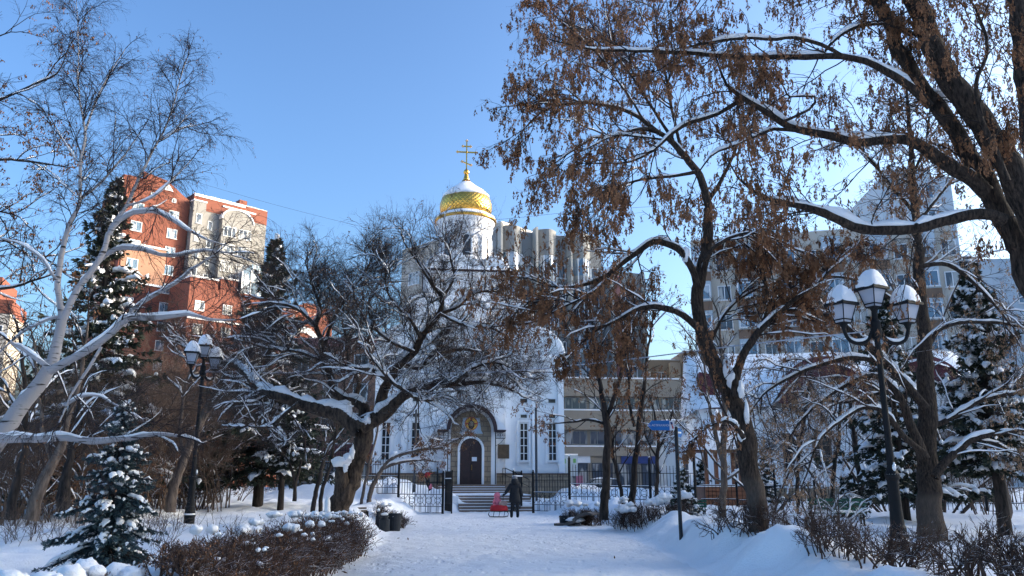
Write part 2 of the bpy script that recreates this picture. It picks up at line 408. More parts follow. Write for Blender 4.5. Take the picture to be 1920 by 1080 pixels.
# ================================================================ ground and path
PY = [0, 14, 20, 26, 32, 38, 41, 47]; PL = [-3.0, -3.05, -3.4, -3.95, -4.3, -4.7, -4.6, -4.4]; PR = [3.6, 3.5, 3.55, 3.6, 3.2, 2.5, 1.5, 1.0]
def pl(y): return np.interp(y, PY, PL)
def pr(y): return np.interp(y, PY, PR)
def gh(x, y):
    x = np.asarray(x, float); y = np.asarray(y, float)
    d = np.maximum(pl(y) - x, x - pr(y)) + .35 * fbm(x, y, 2, .55)
    d = np.where(y > 43.6, 3.0, d)
    left = x < 0
    base = np.where(left, .40 + .32 * sstep(22, 48, y) * sstep(4.5, 9, -x), .38 + .1 * sstep(24, 40, y))
    prof = sstep(0, 1.1, d) * base
    hump = np.exp(-((d - 1.25) / .65) ** 2) * (.24 + .16 * fbm(x + 40, y, 3, .5)) * sstep(8, 13, y)
    lump = fbm(x, y, 4, .8) * .10 * sstep(.1, 1.2, d) + fbm(x + 9, y + 3, 4, 2.3) * .045 * sstep(.1, .8, d)
    foot = .026 * fbm(x + 5, y, 3, 4.2) * (1 - sstep(0, .6, d)) + .012 * fbm(x, y + 5, 3, 1.0)
    z = prof + hump + lump + foot
    z = z + np.exp(-((d - .8) / .9) ** 2) * (.07 * fbm(x + 3, y + 7, 3, 1.9) + .05 * np.abs(fbm(x, y, 3, 3.6))) * sstep(0, .5, d)
    # shovelled heaps in the churchyard behind the fence
    back = sstep(42.2, 43.6, y) * (1 - sstep(58, 70, y))
    heaps = np.where(x > 0, sstep(2.0, 3.2, x - 0 + .0 * y) * (.55 + .35 * fbm(x, y, 3, .55)), sstep(2.4, 3.8, -x) * (.95 + .45 * fbm(x + 3, y, 3, .5)) * (1 - .5 * sstep(9, 13, -x)))
    z = z + back * heaps * .8
    z = z + .04 * np.exp(-(((x + 5.4) / 1.3) ** 2 + ((y - 38) / 4.5) ** 2)) * sstep(0, .7, d)
    far = sstep(60, 90, np.abs(x)) + sstep(70, 100, y); z = np.where(far > 0, z * (1 - np.clip(far, 0, 1)) + .35 * np.clip(far, 0, 1), z)
    return z
def axis(a, b, st, lo, hi, grow=1.16):
    v = list(np.arange(a, b, st)); s = st; q = a
    L = []
    while q > lo: s *= grow; q -= s; L.append(max(q, lo))
    s = st; q = v[-1]
    R = []
    while q < hi: s *= grow; q += s; R.append(min(q, hi))
    return np.array(L[::-1] + v + R)
xs = axis(-13, 13, .11, -900, 900); ys = axis(5, 46, .11, -300, 1500)
XX, YY = np.meshgrid(xs, ys, indexing='ij'); ZZ = gh(XX, YY)
import bisect
_xl, _yl, _zl = xs.tolist(), ys.tolist(), ZZ.tolist()
def G(x, y):
    """height of the snow at a plan point"""
    i = min(max(bisect.bisect(_xl, x) - 1, 0), len(_xl) - 2); j = min(max(bisect.bisect(_yl, y) - 1, 0), len(_yl) - 2)
    a = (x - _xl[i]) / (_xl[i + 1] - _xl[i]); b = (y - _yl[j]) / (_yl[j + 1] - _yl[j])
    return (_zl[i][j] * (1 - a) + _zl[i + 1][j] * a) * (1 - b) + (_zl[i][j + 1] * (1 - a) + _zl[i + 1][j + 1] * a) * b
V = np.stack([XX, YY, ZZ], -1).reshape(-1, 3); nx, ny = XX.shape
I = np.arange(nx * ny).reshape(nx, ny)
Q = np.stack([I[:-1, :-1], I[1:, :-1], I[1:, 1:], I[:-1, 1:]], -1).reshape(-1, 4)
cxm = (XX[:-1, :-1] + XX[1:, 1:]).ravel() / 2; cym = (YY[:-1, :-1] + YY[1:, 1:]).ravel() / 2
onp = (cxm > pl(cym) + .15) & (cxm < pr(cym) - .15) & (cym < 43.4) & (cym > -60)
tag(mesh_np('ground', V, [Q[~onp]], M['snow']), kind='structure', label='deep blue-white snow over the park with shovelled banks')
used = np.unique(Q[onp]); remap = np.zeros(len(V), int); remap[used] = np.arange(len(used))
tag(mesh_np('path', V[used], [remap[Q[onp]]], M['path']), kind='structure', label='wide trodden snowy path to the church gate')
# ================================================================ plants
def unit(v): return v / (np.linalg.norm(v, axis=-1, keepdims=True) + 1e-9)
def tube_batch(P, R, n, cap=False, lump=0):
    """P (m,k,3), R (m,k) -> V, quads"""
    m, k, _ = P.shape
    T = np.empty_like(P); T[:, 1:-1] = P[:, 2:] - P[:, :-2]; T[:, 0] = P[:, 1] - P[:, 0]; T[:, -1] = P[:, -1] - P[:, -2]; T = unit(T)
    d = unit(P[:, -1] - P[:, 0]); ref = np.where(np.abs(d[:, 2:3]) < .8, np.array([0, 0, 1.]), np.array([1., .1, 0]))
    U = unit(np.cross(T, ref[:, None, :])); W = np.cross(T, U)
    a = np.arange(n) * 2 * PI / n
    rr = R[:, :, None] * np.ones(n)
    if lump: rr = rr * (1 + lump * RN.standard_normal((m, k, n)))
    V = P[:, :, None, :] + rr[..., None] * (U[:, :, None, :] * np.cos(a)[:, None] + W[:, :, None, :] * np.sin(a)[:, None])
    idx = np.arange(m * k * n).reshape(m, k, n); A = idx[:, :-1]; B = idx[:, 1:]
    q = np.stack([A, np.roll(A, -1, 2), np.roll(B, -1, 2), B], -1).reshape(-1, 4)
    return V.reshape(-1, 3), q
def catmull(P, R, step):
    P = np.array(P, float); R = np.array(R, float); k = len(P)
    E = np.vstack([2 * P[0] - P[1], P, 2 * P[-1] - P[-2]]); out = []; ro = []
    for i in range(k - 1):
        p0, p1, p2, p3 = E[i:i + 4]; n = max(2, int(np.linalg.norm(p2 - p1) / step))
        for j in range(n):
            t = j / n
            out.append(.5 * (2 * p1 + (p2 - p0) * t + (2 * p0 - 5 * p1 + 4 * p2 - p3) * t * t + (3 * p1 - p0 - 3 * p2 + p3) * t ** 3)); ro.append(R[i] * (1 - t) + R[i + 1] * t)
    out.append(P[-1]); ro.append(R[-1])
    return np.array(out), np.array(ro)
class Plant:
    ws = 1
    def __init__(s): s.ch = {}; s.tips = []; s.limbs = []; s.snowc = []
    def add(s, P, R, lv):
        s.ch.setdefault(lv, []).append((P, R))
    def limb(s, pts, step=.12, wob=.02, snow=True):
        """pts: (u, v, width in px, D) of a traced limb"""
        P = [at(p[0], p[1], p[3]) for p in pts]; R = [max(.004, p[2] * s.ws * p[3] / F / 2 * .98) for p in pts]
        P, R = catmull(P, R, step)
        n = len(P); P = P + (np.stack([fbm(np.arange(n) * .35, np.full(n, 7 * i + len(s.limbs) * 3.3), 2) for i in range(3)], -1) * wob) * np.minimum(1, np.arange(n)[:, None] / 3)
        s.limbs.append((P, R)); 
        if snow: s.snowc.append((P, R))
        return P, R
    def grow(s, p, d, L, r, lv, S):
        sp = S[lv]; k = sp['k']; st = L / (k - 1); P = [p]; q = p; T = [d]
        for i in range(k - 1):
            d = d + RN.standard_normal(3) * sp['w']; d = d + np.array([0, 0, sp['g'] * (i + 1) / k]); d = d / math.sqrt(d @ d)
            q = q + d * st; P.append(q); T.append(d)
        P = np.array(P); R = np.linspace(r, r * sp.get('e', .4), k); s.add(P, R, lv)
        if r > sp.get('snowr', 1e9): s.snowc.append((P, R))
        if lv + 1 < len(S): s.kids(P, R, np.array(T), lv + 1, S, max(1, int(sp['n'] * random.uniform(.7, 1.3))), L)
        if sp.get('tip'): s.tips.append((P[-1], 1)); 
        if sp.get('tip', 0) > 1:
            for _ in range(sp['tip'] - 1): s.tips.append((P[random.randint(k // 3, k - 1)], 1))
    def kids(s, P, R, T, lv, S, n, L, start=None, up=0, rel=True):
        sp = S[lv]; k = len(P)
        for j in range(n):
            t = random.uniform(sp.get('s', .2) if start is None else start, 1) ** .9 * (k - 1); i = min(int(t), k - 2); f = t - i
            p = P[i] * (1 - f) + P[i + 1] * f; tg = T[min(i + 1, len(T) - 1)]; r0 = R[i] * (1 - f) + R[i + 1] * f
            z = RN.standard_normal(3); z = z - tg * (z @ tg); z = z / (math.sqrt(z @ z) + 1e-9); z = z + np.array([0, 0, sp.get('up', 0) + up]); z = z / math.sqrt(z @ z)
            a = math.radians(sp['a'] * random.uniform(.65, 1.3)); dd = tg * math.cos(a) + z * math.sin(a)
            ln = (L * sp['l'] if rel else sp['L']) * random.uniform(.55, 1.25) * (1 - .35 * t / (k - 1))
            s.grow(p, dd, ln, min(r0 * .75, sp['r'] * random.uniform(.8, 1.2)), lv, S)
    def sprout(s, S, per_m, start=.1, lim=None, up=0, lv=0):
        """first-order branches along the traced limbs"""
        for P, R in (s.limbs if lim is None else lim):
            T = unit(np.gradient(P, axis=0)); ln = np.linalg.norm(P[-1] - P[0])
            s.kids(P, R, T, lv, S, max(1, int(per_m * ln)), ln, start, up, rel=False)
            # the limb's own tip goes on as a branch
            s.grow(P[-1], T[-1], S[lv]['L'] * .4, R[-1], lv, S)
    def bark(s, name, mat, parent, sides={0: 6, 1: 4, 2: 3, 3: 3, 4: 3}):
        Vs = []; Qs = []; b = 0
        for lv, L in s.ch.items():
            V, q = tube_batch(np.array([c[0] for c in L]), np.array([c[1] for c in L]), sides.get(lv, 3)); Vs.append(V); Qs.append(q + b); b += len(V)
        if Vs: return mesh_np(name, np.vstack(Vs), [np.vstack(Qs)], mat, parent)
    def trunk(s, name, mat, parent, n=14, lump=.035):
        Vs = []; Qs = []; b = 0
        for P, R in s.limbs:
            V, q = tube_batch(P[None], R[None], n, lump=lump); Vs.append(V); Qs.append(q + b); b += len(V)
        return mesh_np(name, np.vstack(Vs), [np.vstack(Qs)], mat, parent)
    def snow(s, name, parent, thick=.03, rel=.9, rmin=.004, cover=.9, n=7):
        """snow lying along the upper side of the branches, thicker where they lie level, with gaps"""
        Vs = []; Qs = []; b = 0
        a = np.arange(n) * 2 * PI / n
        for P, R in s.snowc:
            if len(P) < 9: 
                tt = np.linspace(0, len(P) - 1, 2 * len(P)); P = np.stack([np.interp(tt, np.arange(len(P)), P[:, i]) for i in range(3)], -1); R = np.interp(tt, np.arange(len(R)), R)
            T = unit(np.gradient(P, axis=0)); flat = np.sqrt(T[:, 0] ** 2 + T[:, 1] ** 2)
            k = len(P); nz = fbm(np.arange(k) * .33 + random.random() * 90, np.full(k, random.random() * 50), 3)
            f = sstep(.28, .75, flat) * sstep(-.9 * cover + .1, -.9 * cover + .35, nz) * (.8 + .35 * nz) * (1.0 + .26 * vnoise(np.arange(k) * 1.3 + random.random() * 70, np.full(k, 3.3)))
            e_ = np.arange(k); f = f * sstep(-.2, min(5, k * .3), e_) * sstep(-.2, min(4, k * .3), k - 1 - e_); f[0] = 0; f[-1] = 0; f = np.clip(f, 0, 1.4)
            if f.max() < .1: continue
            th = np.minimum(thick, R * 3.2 + .003)
            S_ = np.cross(T, np.array([0, 0, 1.])); S_ = unit(S_); U = np.cross(S_, T)
            hw = R * 1.02 * np.minimum(1, f * 1.4) + .3 * th * np.minimum(1, f); hh = (th * .62 + R * rel * .55) * f
            C = P + U * (R * .62 + hh * .5)[:, None] - U * ((1 - np.minimum(1, f * 1.6)) * (R * .9 + hh * .3))[:, None]
            jit = 1 + .17 * RN.standard_normal((k, n))
            Vv = C[:, None] + S_[:, None] * (hw[:, None] * np.cos(a) * jit)[..., None] + U[:, None] * (hh[:, None] * np.where(np.sin(a) > 0, np.sin(a), np.sin(a) * .8) * jit)[..., None]
            idx = np.arange(k * n).reshape(k, n); A = idx[:-1]; B = idx[1:]
            Vs.append(Vv.reshape(-1, 3)); Qs.append(np.stack([A, np.roll(A, -1, 1), np.roll(B, -1, 1), B], -1).reshape(-1, 4) + b); b += k * n
        if Vs: return mesh_np(name, np.vstack(Vs), [np.vstack(Qs)], M['snow'], parent)
    def keys(s, name, mat, parent, frac=1.0, per=9, length=.13, spread=.03, blade=.045, wid=.012):
        """hanging bunches of winged seeds"""
        tp = np.array([t[0] for t in s.tips]); tp = tp[RN.random(len(tp)) < frac]
        if not len(tp): return
        m = len(tp) * per; B = np.repeat(tp, per, 0); sz = np.repeat(RN.uniform(.5, 1.25, len(tp)), per)
        dz = RN.random(m) * length * sz; off = RN.standard_normal((m, 3)) * spread * (.4 + dz / length)[:, None]; off[:, 2] *= .3
        top = B + off; top[:, 2] -= dz
        dr = RN.standard_normal((m, 3)) * .35 + np.array([0, 0, -1.]); dr = unit(dr); sd_ = unit(np.cross(dr, RN.standard_normal((m, 3))))
        L = (blade * RN.uniform(.7, 1.3, m))[:, None]; Wd = (wid * RN.uniform(.7, 1.3, m))[:, None]
        V = np.stack([top, top + dr * L * .6 + sd_ * Wd, top + dr * L, top + dr * L * .6 - sd_ * Wd], 1).reshape(-1, 3)
        return mesh_np(name, V, [np.arange(m * 4).reshape(m, 4)], mat, parent, smooth=False)
def L_(*pts, D): return [(p[0], p[1], p[2], p[3] if len(p) > 3 else D) for p in pts]

# ---- the gnarled apple tree left of the path ---------------------------------
def root_at(name, x, y, label, cat='tree', group=None):
    return empty(name, (x, y, G(x, y)), 0, label, cat, group)
def plant_build(pl_, root, bark, twig, **kw):
    """shift everything to the root's frame and build the parts"""
    o = np.array(root.location)
    pl_.limbs = [(P - o, R) for P, R in pl_.limbs]; pl_.snowc = [(P - o, R) for P, R in pl_.snowc]
    pl_.ch = {k: [(P - o, R) for P, R in L] for k, L in pl_.ch.items()}; pl_.tips = [(t[0] - o, 1) for t in pl_.tips]
    if pl_.limbs: pl_.trunk('trunk', M[bark], root, kw.get('n', 14), kw.get('lump', .035))
    pl_.bark('crown', M[twig], root)
    if kw.get('snow', True): pl_.snow('snow_cover', root, **kw.get('snowkw', {}))
    if kw.get('keys'): pl_.keys(kw.get('keyname', 'seed_clusters'), M[kw.get('keymat', 'keys')], root, **kw['keys'])

if 'apple' in BUILD:
    D = 21; t = Plant(); t.ws = .86
    t.limb(L_((622, 1000, 70), (632, 965, 54), (643, 930, 45), (661, 890, 38), (673, 850, 38), (678, 815, 43), (677, 795, 46), D=D), .1, .05, False)
    t.limb(L_((640, 930, 32, D - .1), (642, 900, 30, D - .2), (638, 878, 24, D - .3), (634, 868, 16, D - .35), D=D), .08, .02)
    A = []
    A.append(t.limb(L_((676, 806, 42), (650, 785, 38), (610, 768, 33), (560, 756, 27), (520, 741, 23), (485, 728, 20, 21.5), (462, 700, 16, 23), (440, 684, 15, 24.5), (400, 677, 13, 26), (352, 655, 8, 27), (322, 626, 5, 28), D=20.6)))
    A.append(t.limb(L_((448, 680, 9), (475, 652, 7), (494, 628, 6), (510, 618, 4), (545, 626, 3), D=24)))
    A.append(t.limb(L_((560, 756, 9), (535, 775, 8), (505, 800, 7), (470, 800, 4), D=20)))
    A.append(t.limb(L_((676, 800, 44), (694, 788, 38), (718, 778, 30), (740, 758, 26), (765, 737, 22), (810, 724, 17), (854, 720, 14), (900, 716, 10), (935, 722, 7), (965, 735, 4), D=20.8)))
    A.append(t.limb(L_((765, 737, 12, 20.8), (790, 748, 8, 20.3), (812, 752, 5, 20), D=20)))
    A.append(t.limb(L_((684, 790, 28), (682, 765, 25), (664, 753, 20), (640, 744, 18), (624, 732, 17), (619, 705, 15), (609, 678, 13), (605, 650, 12), (593, 612, 10), (602, 582, 9), (590, 548, 6), (575, 500, 4), D=21.5)))
    A.append(t.limb(L_((607, 650, 8), (630, 590, 7), (660, 545, 5), (685, 510, 3), (700, 478, 2), D=21.8)))
    A.append(t.limb(L_((593, 612, 8), (565, 585, 7), (530, 570, 5), (500, 560, 3), D=21)))
    A.append(t.limb(L_((664, 753, 12), (672, 715, 9), (655, 685, 7), (650, 640, 5), (640, 590, 4), D=22.5)))
    A.append(t.limb(L_((712, 780, 28), (715, 745, 24), (727, 717, 20), (752, 682, 19), (777, 660, 17), (789, 634, 14), (808, 608, 13), (824, 588, 12), (830, 560, 10), (813, 538, 8), (803, 522, 7), (778, 485, 5), (760, 460, 3), D=21.4)))
    A.append(t.limb(L_((752, 682, 12), (785, 690, 9), (820, 665, 8), (870, 655, 7), (920, 665, 5), (950, 690, 4), D=22)))
    A.append(t.limb(L_((789, 634, 9), (770, 600, 7), (745, 575, 6), (725, 540, 4), (722, 500, 3), D=21)))
    A.append(t.limb(L_((826, 588, 9), (860, 575, 7), (890, 550, 6), (925, 545, 4), D=22)))
    A.append(t.limb(L_((728, 715, 10), (700, 695, 9), (672, 690, 7), (640, 682, 5), D=20.3)))
    A.append(t.limb(L_((830, 560, 7), (850, 520, 5), (845, 480, 4), (835, 455, 3), D=22)))
    S = [dict(k=8, w=.28, g=.07, n=10, a=56, l=.55, L=1.9, r=.018, e=.35, up=.45, snowr=.010, tip=0),
         dict(k=6, w=.26, g=.08, n=7, a=52, l=.65, r=.0072, e=.5, up=.3, s=.1, snowr=.0078, tip=0),
         dict(k=5, w=.22, g=.08, n=4, a=46, l=.7, r=.0046, e=.5, up=.15, tip=1),
         dict(k=4, w=.15, g=.05, n=0, a=38, l=.6, r=.0036, e=.6)]
    A.append(t.limb(L_((854, 720, 8), (885, 690, 7), (930, 680, 5), (975, 700, 4), D=20))); A.append(t.limb(L_((824, 588, 8), (870, 610, 6), (920, 615, 5), (965, 640, 3), D=20.5)))
    A.append(t.limb(L_((609, 678, 8), (560, 660, 7), (510, 655, 5), (460, 640, 4), D=21.5))); A.append(t.limb(L_((777, 660, 9), (730, 640, 7), (690, 600, 6), (665, 560, 4), D=20.6)))
    A.append(t.limb(L_((765, 737, 9), (720, 700, 7), (690, 650, 5), (700, 610, 4), D=19.8)))
    t.sprout(S, 6.4, .15, A)
    r = root_at('apple_tree', -4.4, 21, 'gnarled spreading apple tree heavy with snow, leaning beside the path behind the brown hedge')
    plant_build(t, r, 'apple', 'twig', lump=.05, n=18, snowkw=dict(thick=.055, rel=1.1, cover=1.3), keys=dict(frac=.10, per=3, length=.04, blade=.045), keymat='leaf', keyname='withered_leaves')

# ---- the leaning ash-leaved maple right of the path ---------------------------
KEYSPEC = [dict(k=9, w=.13, g=-.05, n=9, a=42, l=.5, L=1.65, r=.016, e=.35, up=.1, snowr=.0125, tip=0),
           dict(k=6, w=.13, g=-.12, n=5, a=48, l=.62, r=.0095, e=.45, s=.15, tip=1),
           dict(k=5, w=.12, g=-.22, n=2, a=40, l=.6, r=.005, e=.5, tip=3),
           dict(k=4, w=.1, g=-.2, n=0, a=38, l=.6, r=.0036, e=.6, tip=1)]
if 'maple' in BUILD:
    D = 16; t = Plant()
    A = []
    A0 = t.limb(L_((1432, 1050, 42), (1427, 1010, 37), (1420, 955, 36), (1411, 905, 35), (1402, 860, 36), (1395, 822, 37), (1386, 780, 33), (1368, 742, 31), (1345, 700, 29), (1326, 655, 28), (1315, 605, 25), (1309, 545, 23), (1318, 490, 22), (1328, 430, 20), (1327, 375, 16), (1306, 322, 15), (1281, 290, 14), (1262, 264, 12), (1240, 251, 10), D=D), .1, .04)
    A.append(t.limb(L_((1378, 745, 18), (1381, 712, 17), (1388, 680, 16), (1402, 650, 15), (1428, 615, 13), (1462, 585, 10), (1500, 555, 8), (1545, 520, 6), (1580, 475, 4), D=15.8)))
    A.append(t.limb(L_((1428, 615, 7), (1440, 560, 6), (1430, 500, 5), (1415, 440, 3), D=16.2)))
    A.append(t.limb(L_((1312, 618, 14), (1292, 600, 13), (1265, 583, 13), (1238, 575, 12), (1200, 579, 9), (1165, 598, 7), (1130, 614, 5), (1095, 640, 3), D=15.6)))
    A.append(t.limb(L_((1309, 540, 14), (1297, 505, 14), (1280, 475, 14), (1258, 460, 14), (1225, 454, 13), (1185, 480, 11), (1150, 508, 9), (1110, 528, 8), (1070, 540, 6), (1035, 538, 4), (1005, 528, 3), D=15.8)))
    A.append(t.limb(L_((1150, 508, 6), (1110, 550, 5), (1060, 575, 4), (1010, 600, 3), D=15.2)))
    A.append(t.limb(L_((1240, 253, 9), (1206, 224, 8), (1165, 205, 7), (1120, 195, 6), (1085, 192, 5), (1045, 198, 4), (1010, 215, 3), (985, 238, 2), D=15.8)))
    A.append(t.limb(L_((1225, 240, 7), (1190, 243, 6), (1150, 255, 5), (1105, 263, 4), (1062, 290, 3), (1030, 315, 2), D=15.4)))
    A.append(t.limb(L_((1262, 262, 7), (1225, 205, 6), (1190, 150, 5), (1150, 100, 4), (1105, 40, 3), D=16.5)))
    A.append(t.limb(L_((1281, 290, 7), (1262, 220, 6), (1250, 150, 5), (1235, 80, 4), (1225, 10, 3), D=17)))
    A.append(t.limb(L_((1206, 224, 5), (1165, 160, 4), (1120, 100, 4), (1075, 60, 3), (1040, 30, 2), D=15.5)))
    A.append(t.limb(L_((1327, 378, 10), (1350, 340, 8), (1372, 295, 6), (1395, 240, 5), (1420, 180, 3), D=16.5)))
    A.append(t.limb(L_((1306, 322, 8), (1265, 330, 6), (1215, 335, 5), (1160, 350, 4), (1110, 380, 3), D=15.4)))
    A.append(t.limb(L_((1318, 490, 8), (1345, 460, 7), (1385, 440, 6), (1430, 440, 4), (1480, 460, 3), D=15.3)))
    A.append(t.limb(L_((1326, 655, 7), (1345, 615, 6), (1375, 570, 5), (1420, 540, 4), (1470, 530, 3), D=16.8)))
    A.append(t.limb(L_((1395, 822, 9), (1380, 800, 9), (1362, 790, 6), (1345, 792, 4), D=15.4)))
    t.sprout(KEYSPEC, 4.2, .2, A); t.sprout(KEYSPEC, .8, .55, [A0])
    r = root_at('ash_leaved_maple', 4.95, 16, 'dark leaning maple with hanging brown seed bunches, forked and snowy, between path and right lamp')
    plant_build(t, r, 'bark_deep', 'twigdark', n=18, lump=.035, snowkw=dict(thick=.03, rel=.9, cover=1.0), keys=dict(frac=.40, per=9, length=.15, spread=.012, blade=.060, wid=.013))

# ---- the big tree whose trunks lean in from the right edge --------------------
if 'near' in BUILD:
    t = Plant(); A = []
    B = [t.limb(L_((2150, 1050, 110), (2080, 800, 100), (2030, 560, 76), (1955, 430, 60), (1912, 350, 54), (1870, 275, 49), (1822, 205, 48), (1778, 140, 46), (1736, 50, 42), (1708, -20, 40), (1665, -130, 44), D=9), .09, .03),
         t.limb(L_((2060, 760, 60), (1985, 640, 50), (1932, 530, 42), (1905, 458, 40), (1880, 400, 40), (1850, 345, 40), (1812, 285, 33), (1770, 218, 32), (1712, 148, 30), (1675, 65, 28), (1645, 0, 27), (1610, -80, 25), D=9.4), .09, .03),
         t.limb(L_((1990, 480, 40), (1945, 330, 38), (1925, 180, 36), (1912, 60, 34), (1895, -80, 30), D=10.5), .1, .03)]
    A.append(t.limb(L_((1885, 412, 24), (1855, 402, 23), (1815, 403, 23), (1770, 412, 23), (1715, 430, 22), (1660, 434, 21), (1600, 425, 19), (1545, 402, 17), (1510, 388, 14), (1470, 378, 11), (1435, 370, 8), (1400, 352, 5), D=9)))
    A.append(t.limb(L_((1850, 362, 30), (1825, 340, 30), (1790, 318, 29), (1745, 287, 25), (1710, 266, 21), (1670, 262, 19), (1605, 268, 19), (1560, 256, 17), (1500, 244, 15), (1465, 228, 13), (1425, 200, 12), (1385, 178, 10), (1362, 160, 6), (1345, 120, 4), D=9.2)))
    A.append(t.limb(L_((1388, 188, 9), (1345, 213, 8), (1298, 228, 8), (1262, 252, 7), (1225, 285, 5), (1180, 305, 4), (1140, 305, 3), D=9.3)))
    A.append(t.limb(L_((1242, 262, 5), (1205, 256, 4), (1160, 252, 4), (1120, 268, 3), (1085, 290, 2), D=9.3)))
    A.append(t.limb(L_((1505, 246, 8), (1450, 242, 7), (1400, 262, 5), (1350, 285, 4), (1310, 320, 3), D=9.0)))
    A.append(t.limb(L_((1745, 200, 18), (1710, 165, 17), (1680, 145, 16), (1640, 122, 14), (1580, 106, 13), (1510, 107, 12), (1430, 108, 11), (1350, 103, 9), (1270, 99, 8), (1190, 95, 6), (1120, 92, 5), (1060, 78, 3), D=9)))
    A.append(t.limb(L_((1585, 108, 8), (1540, 84, 8), (1490, 72, 7), (1455, 76, 7), (1410, 72, 6), (1350, 75, 5), (1290, 90, 3), D=8.6)))
    A.append(t.limb(L_((1548, 95, 6), (1568, 72, 6), (1600, 52, 6), (1660, 46, 6), (1700, 60, 8), D=9.2)))
    A.append(t.limb(L_((1468, 228, 6), (1515, 205, 6), (1525, 180, 5), (1480, 180, 4), (1470, 165, 3), D=8.7)))
    A.append(t.limb(L_((1700, 60, 12), (1640, 10, 9), (1580, -20, 7), (1500, -30, 5), D=9.5)))
    A.append(t.limb(L_((1640, -20, 12), (1540, -60, 9), (1420, -50, 7), (1300, -10, 5), D=8.5)))
    A.append(t.limb(L_((1890, 340, 12), (1830, 180, 9), (1850, 90, 7), (1830, 20, 5), D=8.6)))
    SN = [dict(k=9, w=.16, g=-.06, n=7, a=50, l=.55, L=1.15, r=.0085, e=.4, up=.0, snowr=.03),
          dict(k=6, w=.15, g=-.14, n=4, a=45, l=.6, r=.0052, e=.5, tip=1),
          dict(k=5, w=.12, g=-.26, n=0, a=40, l=.55, r=.0034, e=.6, tip=2)]
    t.sprout(SN, 4.2, .15, A); t.sprout(SN, 5, .4, B)
    r = root_at('leaning_tree', 7.9, 9, 'big near tree with several dark trunks leaning in from the upper right corner')
    plant_build(t, r, 'bark_deep', 'twigdark', n=22, lump=.03, snowkw=dict(thick=.035, rel=1.45, cover=1.5), keys=dict(frac=.36, per=16, length=.18, spread=.010, blade=.046, wid=.0085), keymat='keys')

# ---- the upright tree behind the right lamp ----------------------------------
if 'arch' in BUILD:
    D = 18; t = Plant(); A = []
    A0 = t.limb(L_((1750, 1020, 56), (1746, 980, 46), (1741, 920, 42), (1738, 860, 37), (1736, 790, 34), (1735, 700, 30), (1730, 620, 25), (1724, 500, 21), (1715, 400, 16), (1710, 300, 11), (1704, 210, 7), (1700, 150, 4), D=D), .12, .04)
    A.append(t.limb(L_((1736, 765, 16), (1712, 735, 16), (1680, 700, 16), (1650, 668, 15), (1610, 632, 13), (1565, 600, 10), (1515, 580, 7), (1460, 575, 4), D=17.5)))
    A.append(t.limb(L_((1660, 680, 10), (1620, 672, 10), (1570, 675, 9), (1520, 690, 7), (1470, 715, 6), (1430, 740, 4), (1395, 790, 3), D=17.2)))
    A.append(t.limb(L_((1735, 860, 17), (1715, 815, 17), (1695, 765, 16), (1672, 725, 14), (1645, 706, 11), (1605, 712, 9), (1560, 738, 7), (1515, 775, 5), (1480, 820, 3), D=17.4)))
    A.append(t.limb(L_((1735, 850, 12), (1700, 825, 11), (1660, 775, 9), (1620, 765, 7), (1575, 790, 6), (1535, 830, 4), (1515, 880, 3), D=16.8)))
    A.append(t.limb(L_((1700, 745, 8), (1665, 735, 8), (1625, 745, 7), (1585, 755, 5), (1535, 745, 4), D=18.3)))
    A.append(t.limb(L_((1752, 895, 16), (1768, 872, 15), (1795, 845, 14), (1830, 822, 12), (1880, 810, 10), (1930, 805, 8), D=17.3)))
    A.append(t.limb(L_((1748, 800, 10), (1780, 785, 9), (1820, 762, 9), (1870, 742, 8), (1930, 732, 6), D=18.3)))
    A.append(t.limb(L_((1740, 650, 9), (1760, 622, 8), (1790, 606, 8), (1850, 604, 7), (1920, 612, 5), D=18)))
    A.append(t.limb(L_((1722, 500, 10), (1765, 495, 9), (1800, 510, 8), (1840, 545, 6), (1880, 590, 4), D=17.6)))
    A.append(t.limb(L_((1728, 600, 9), (1690, 575, 8), (1640, 540, 7), (1590, 520, 5), (1530, 520, 4), D=18.4)))
    A.append(t.limb(L_((1716, 400, 8), (1680, 360, 7), (1640, 310, 5), (1600, 260, 4), D=18.4)))
    A.append(t.limb(L_((1716, 420, 8), (1750, 380, 7), (1790, 330, 5), (1830, 270, 4), D=18.4)))
    A.append(t.limb(L_((1712, 330, 6), (1735, 270, 5), (1745, 200, 4), D=18)))
    S = [dict(k=9, w=.16, g=-.10, n=8, a=45, l=.55, L=1.7, r=.017, e=.35, up=.1, snowr=.012),
         dict(k=6, w=.15, g=-.14, n=5, a=45, l=.55, r=.0085, e=.45, tip=1),
         dict(k=5, w=.13, g=-.2, n=3, a=40, l=.55, r=.005, e=.5, tip=1), dict(k=4, w=.1, g=-.1, n=0, a=38, l=.6, r=.0038, e=.6)]
    t.sprout(S, 3.9, .15, A); t.sprout(S, 3.6, .4, [A0])
    r = root_at('arching_tree', 8.7, 18, 'straight dark tree with arching snowy limbs, just right of the right lamp')
    plant_build(t, r, 'bark_deep', 'twig', n=16, snowkw=dict(thick=.035, rel=1.0, cover=1.3), keys=dict(frac=.5, per=9, length=.12, spread=.022, blade=.05, wid=.011), keymat='keys_sunlit')

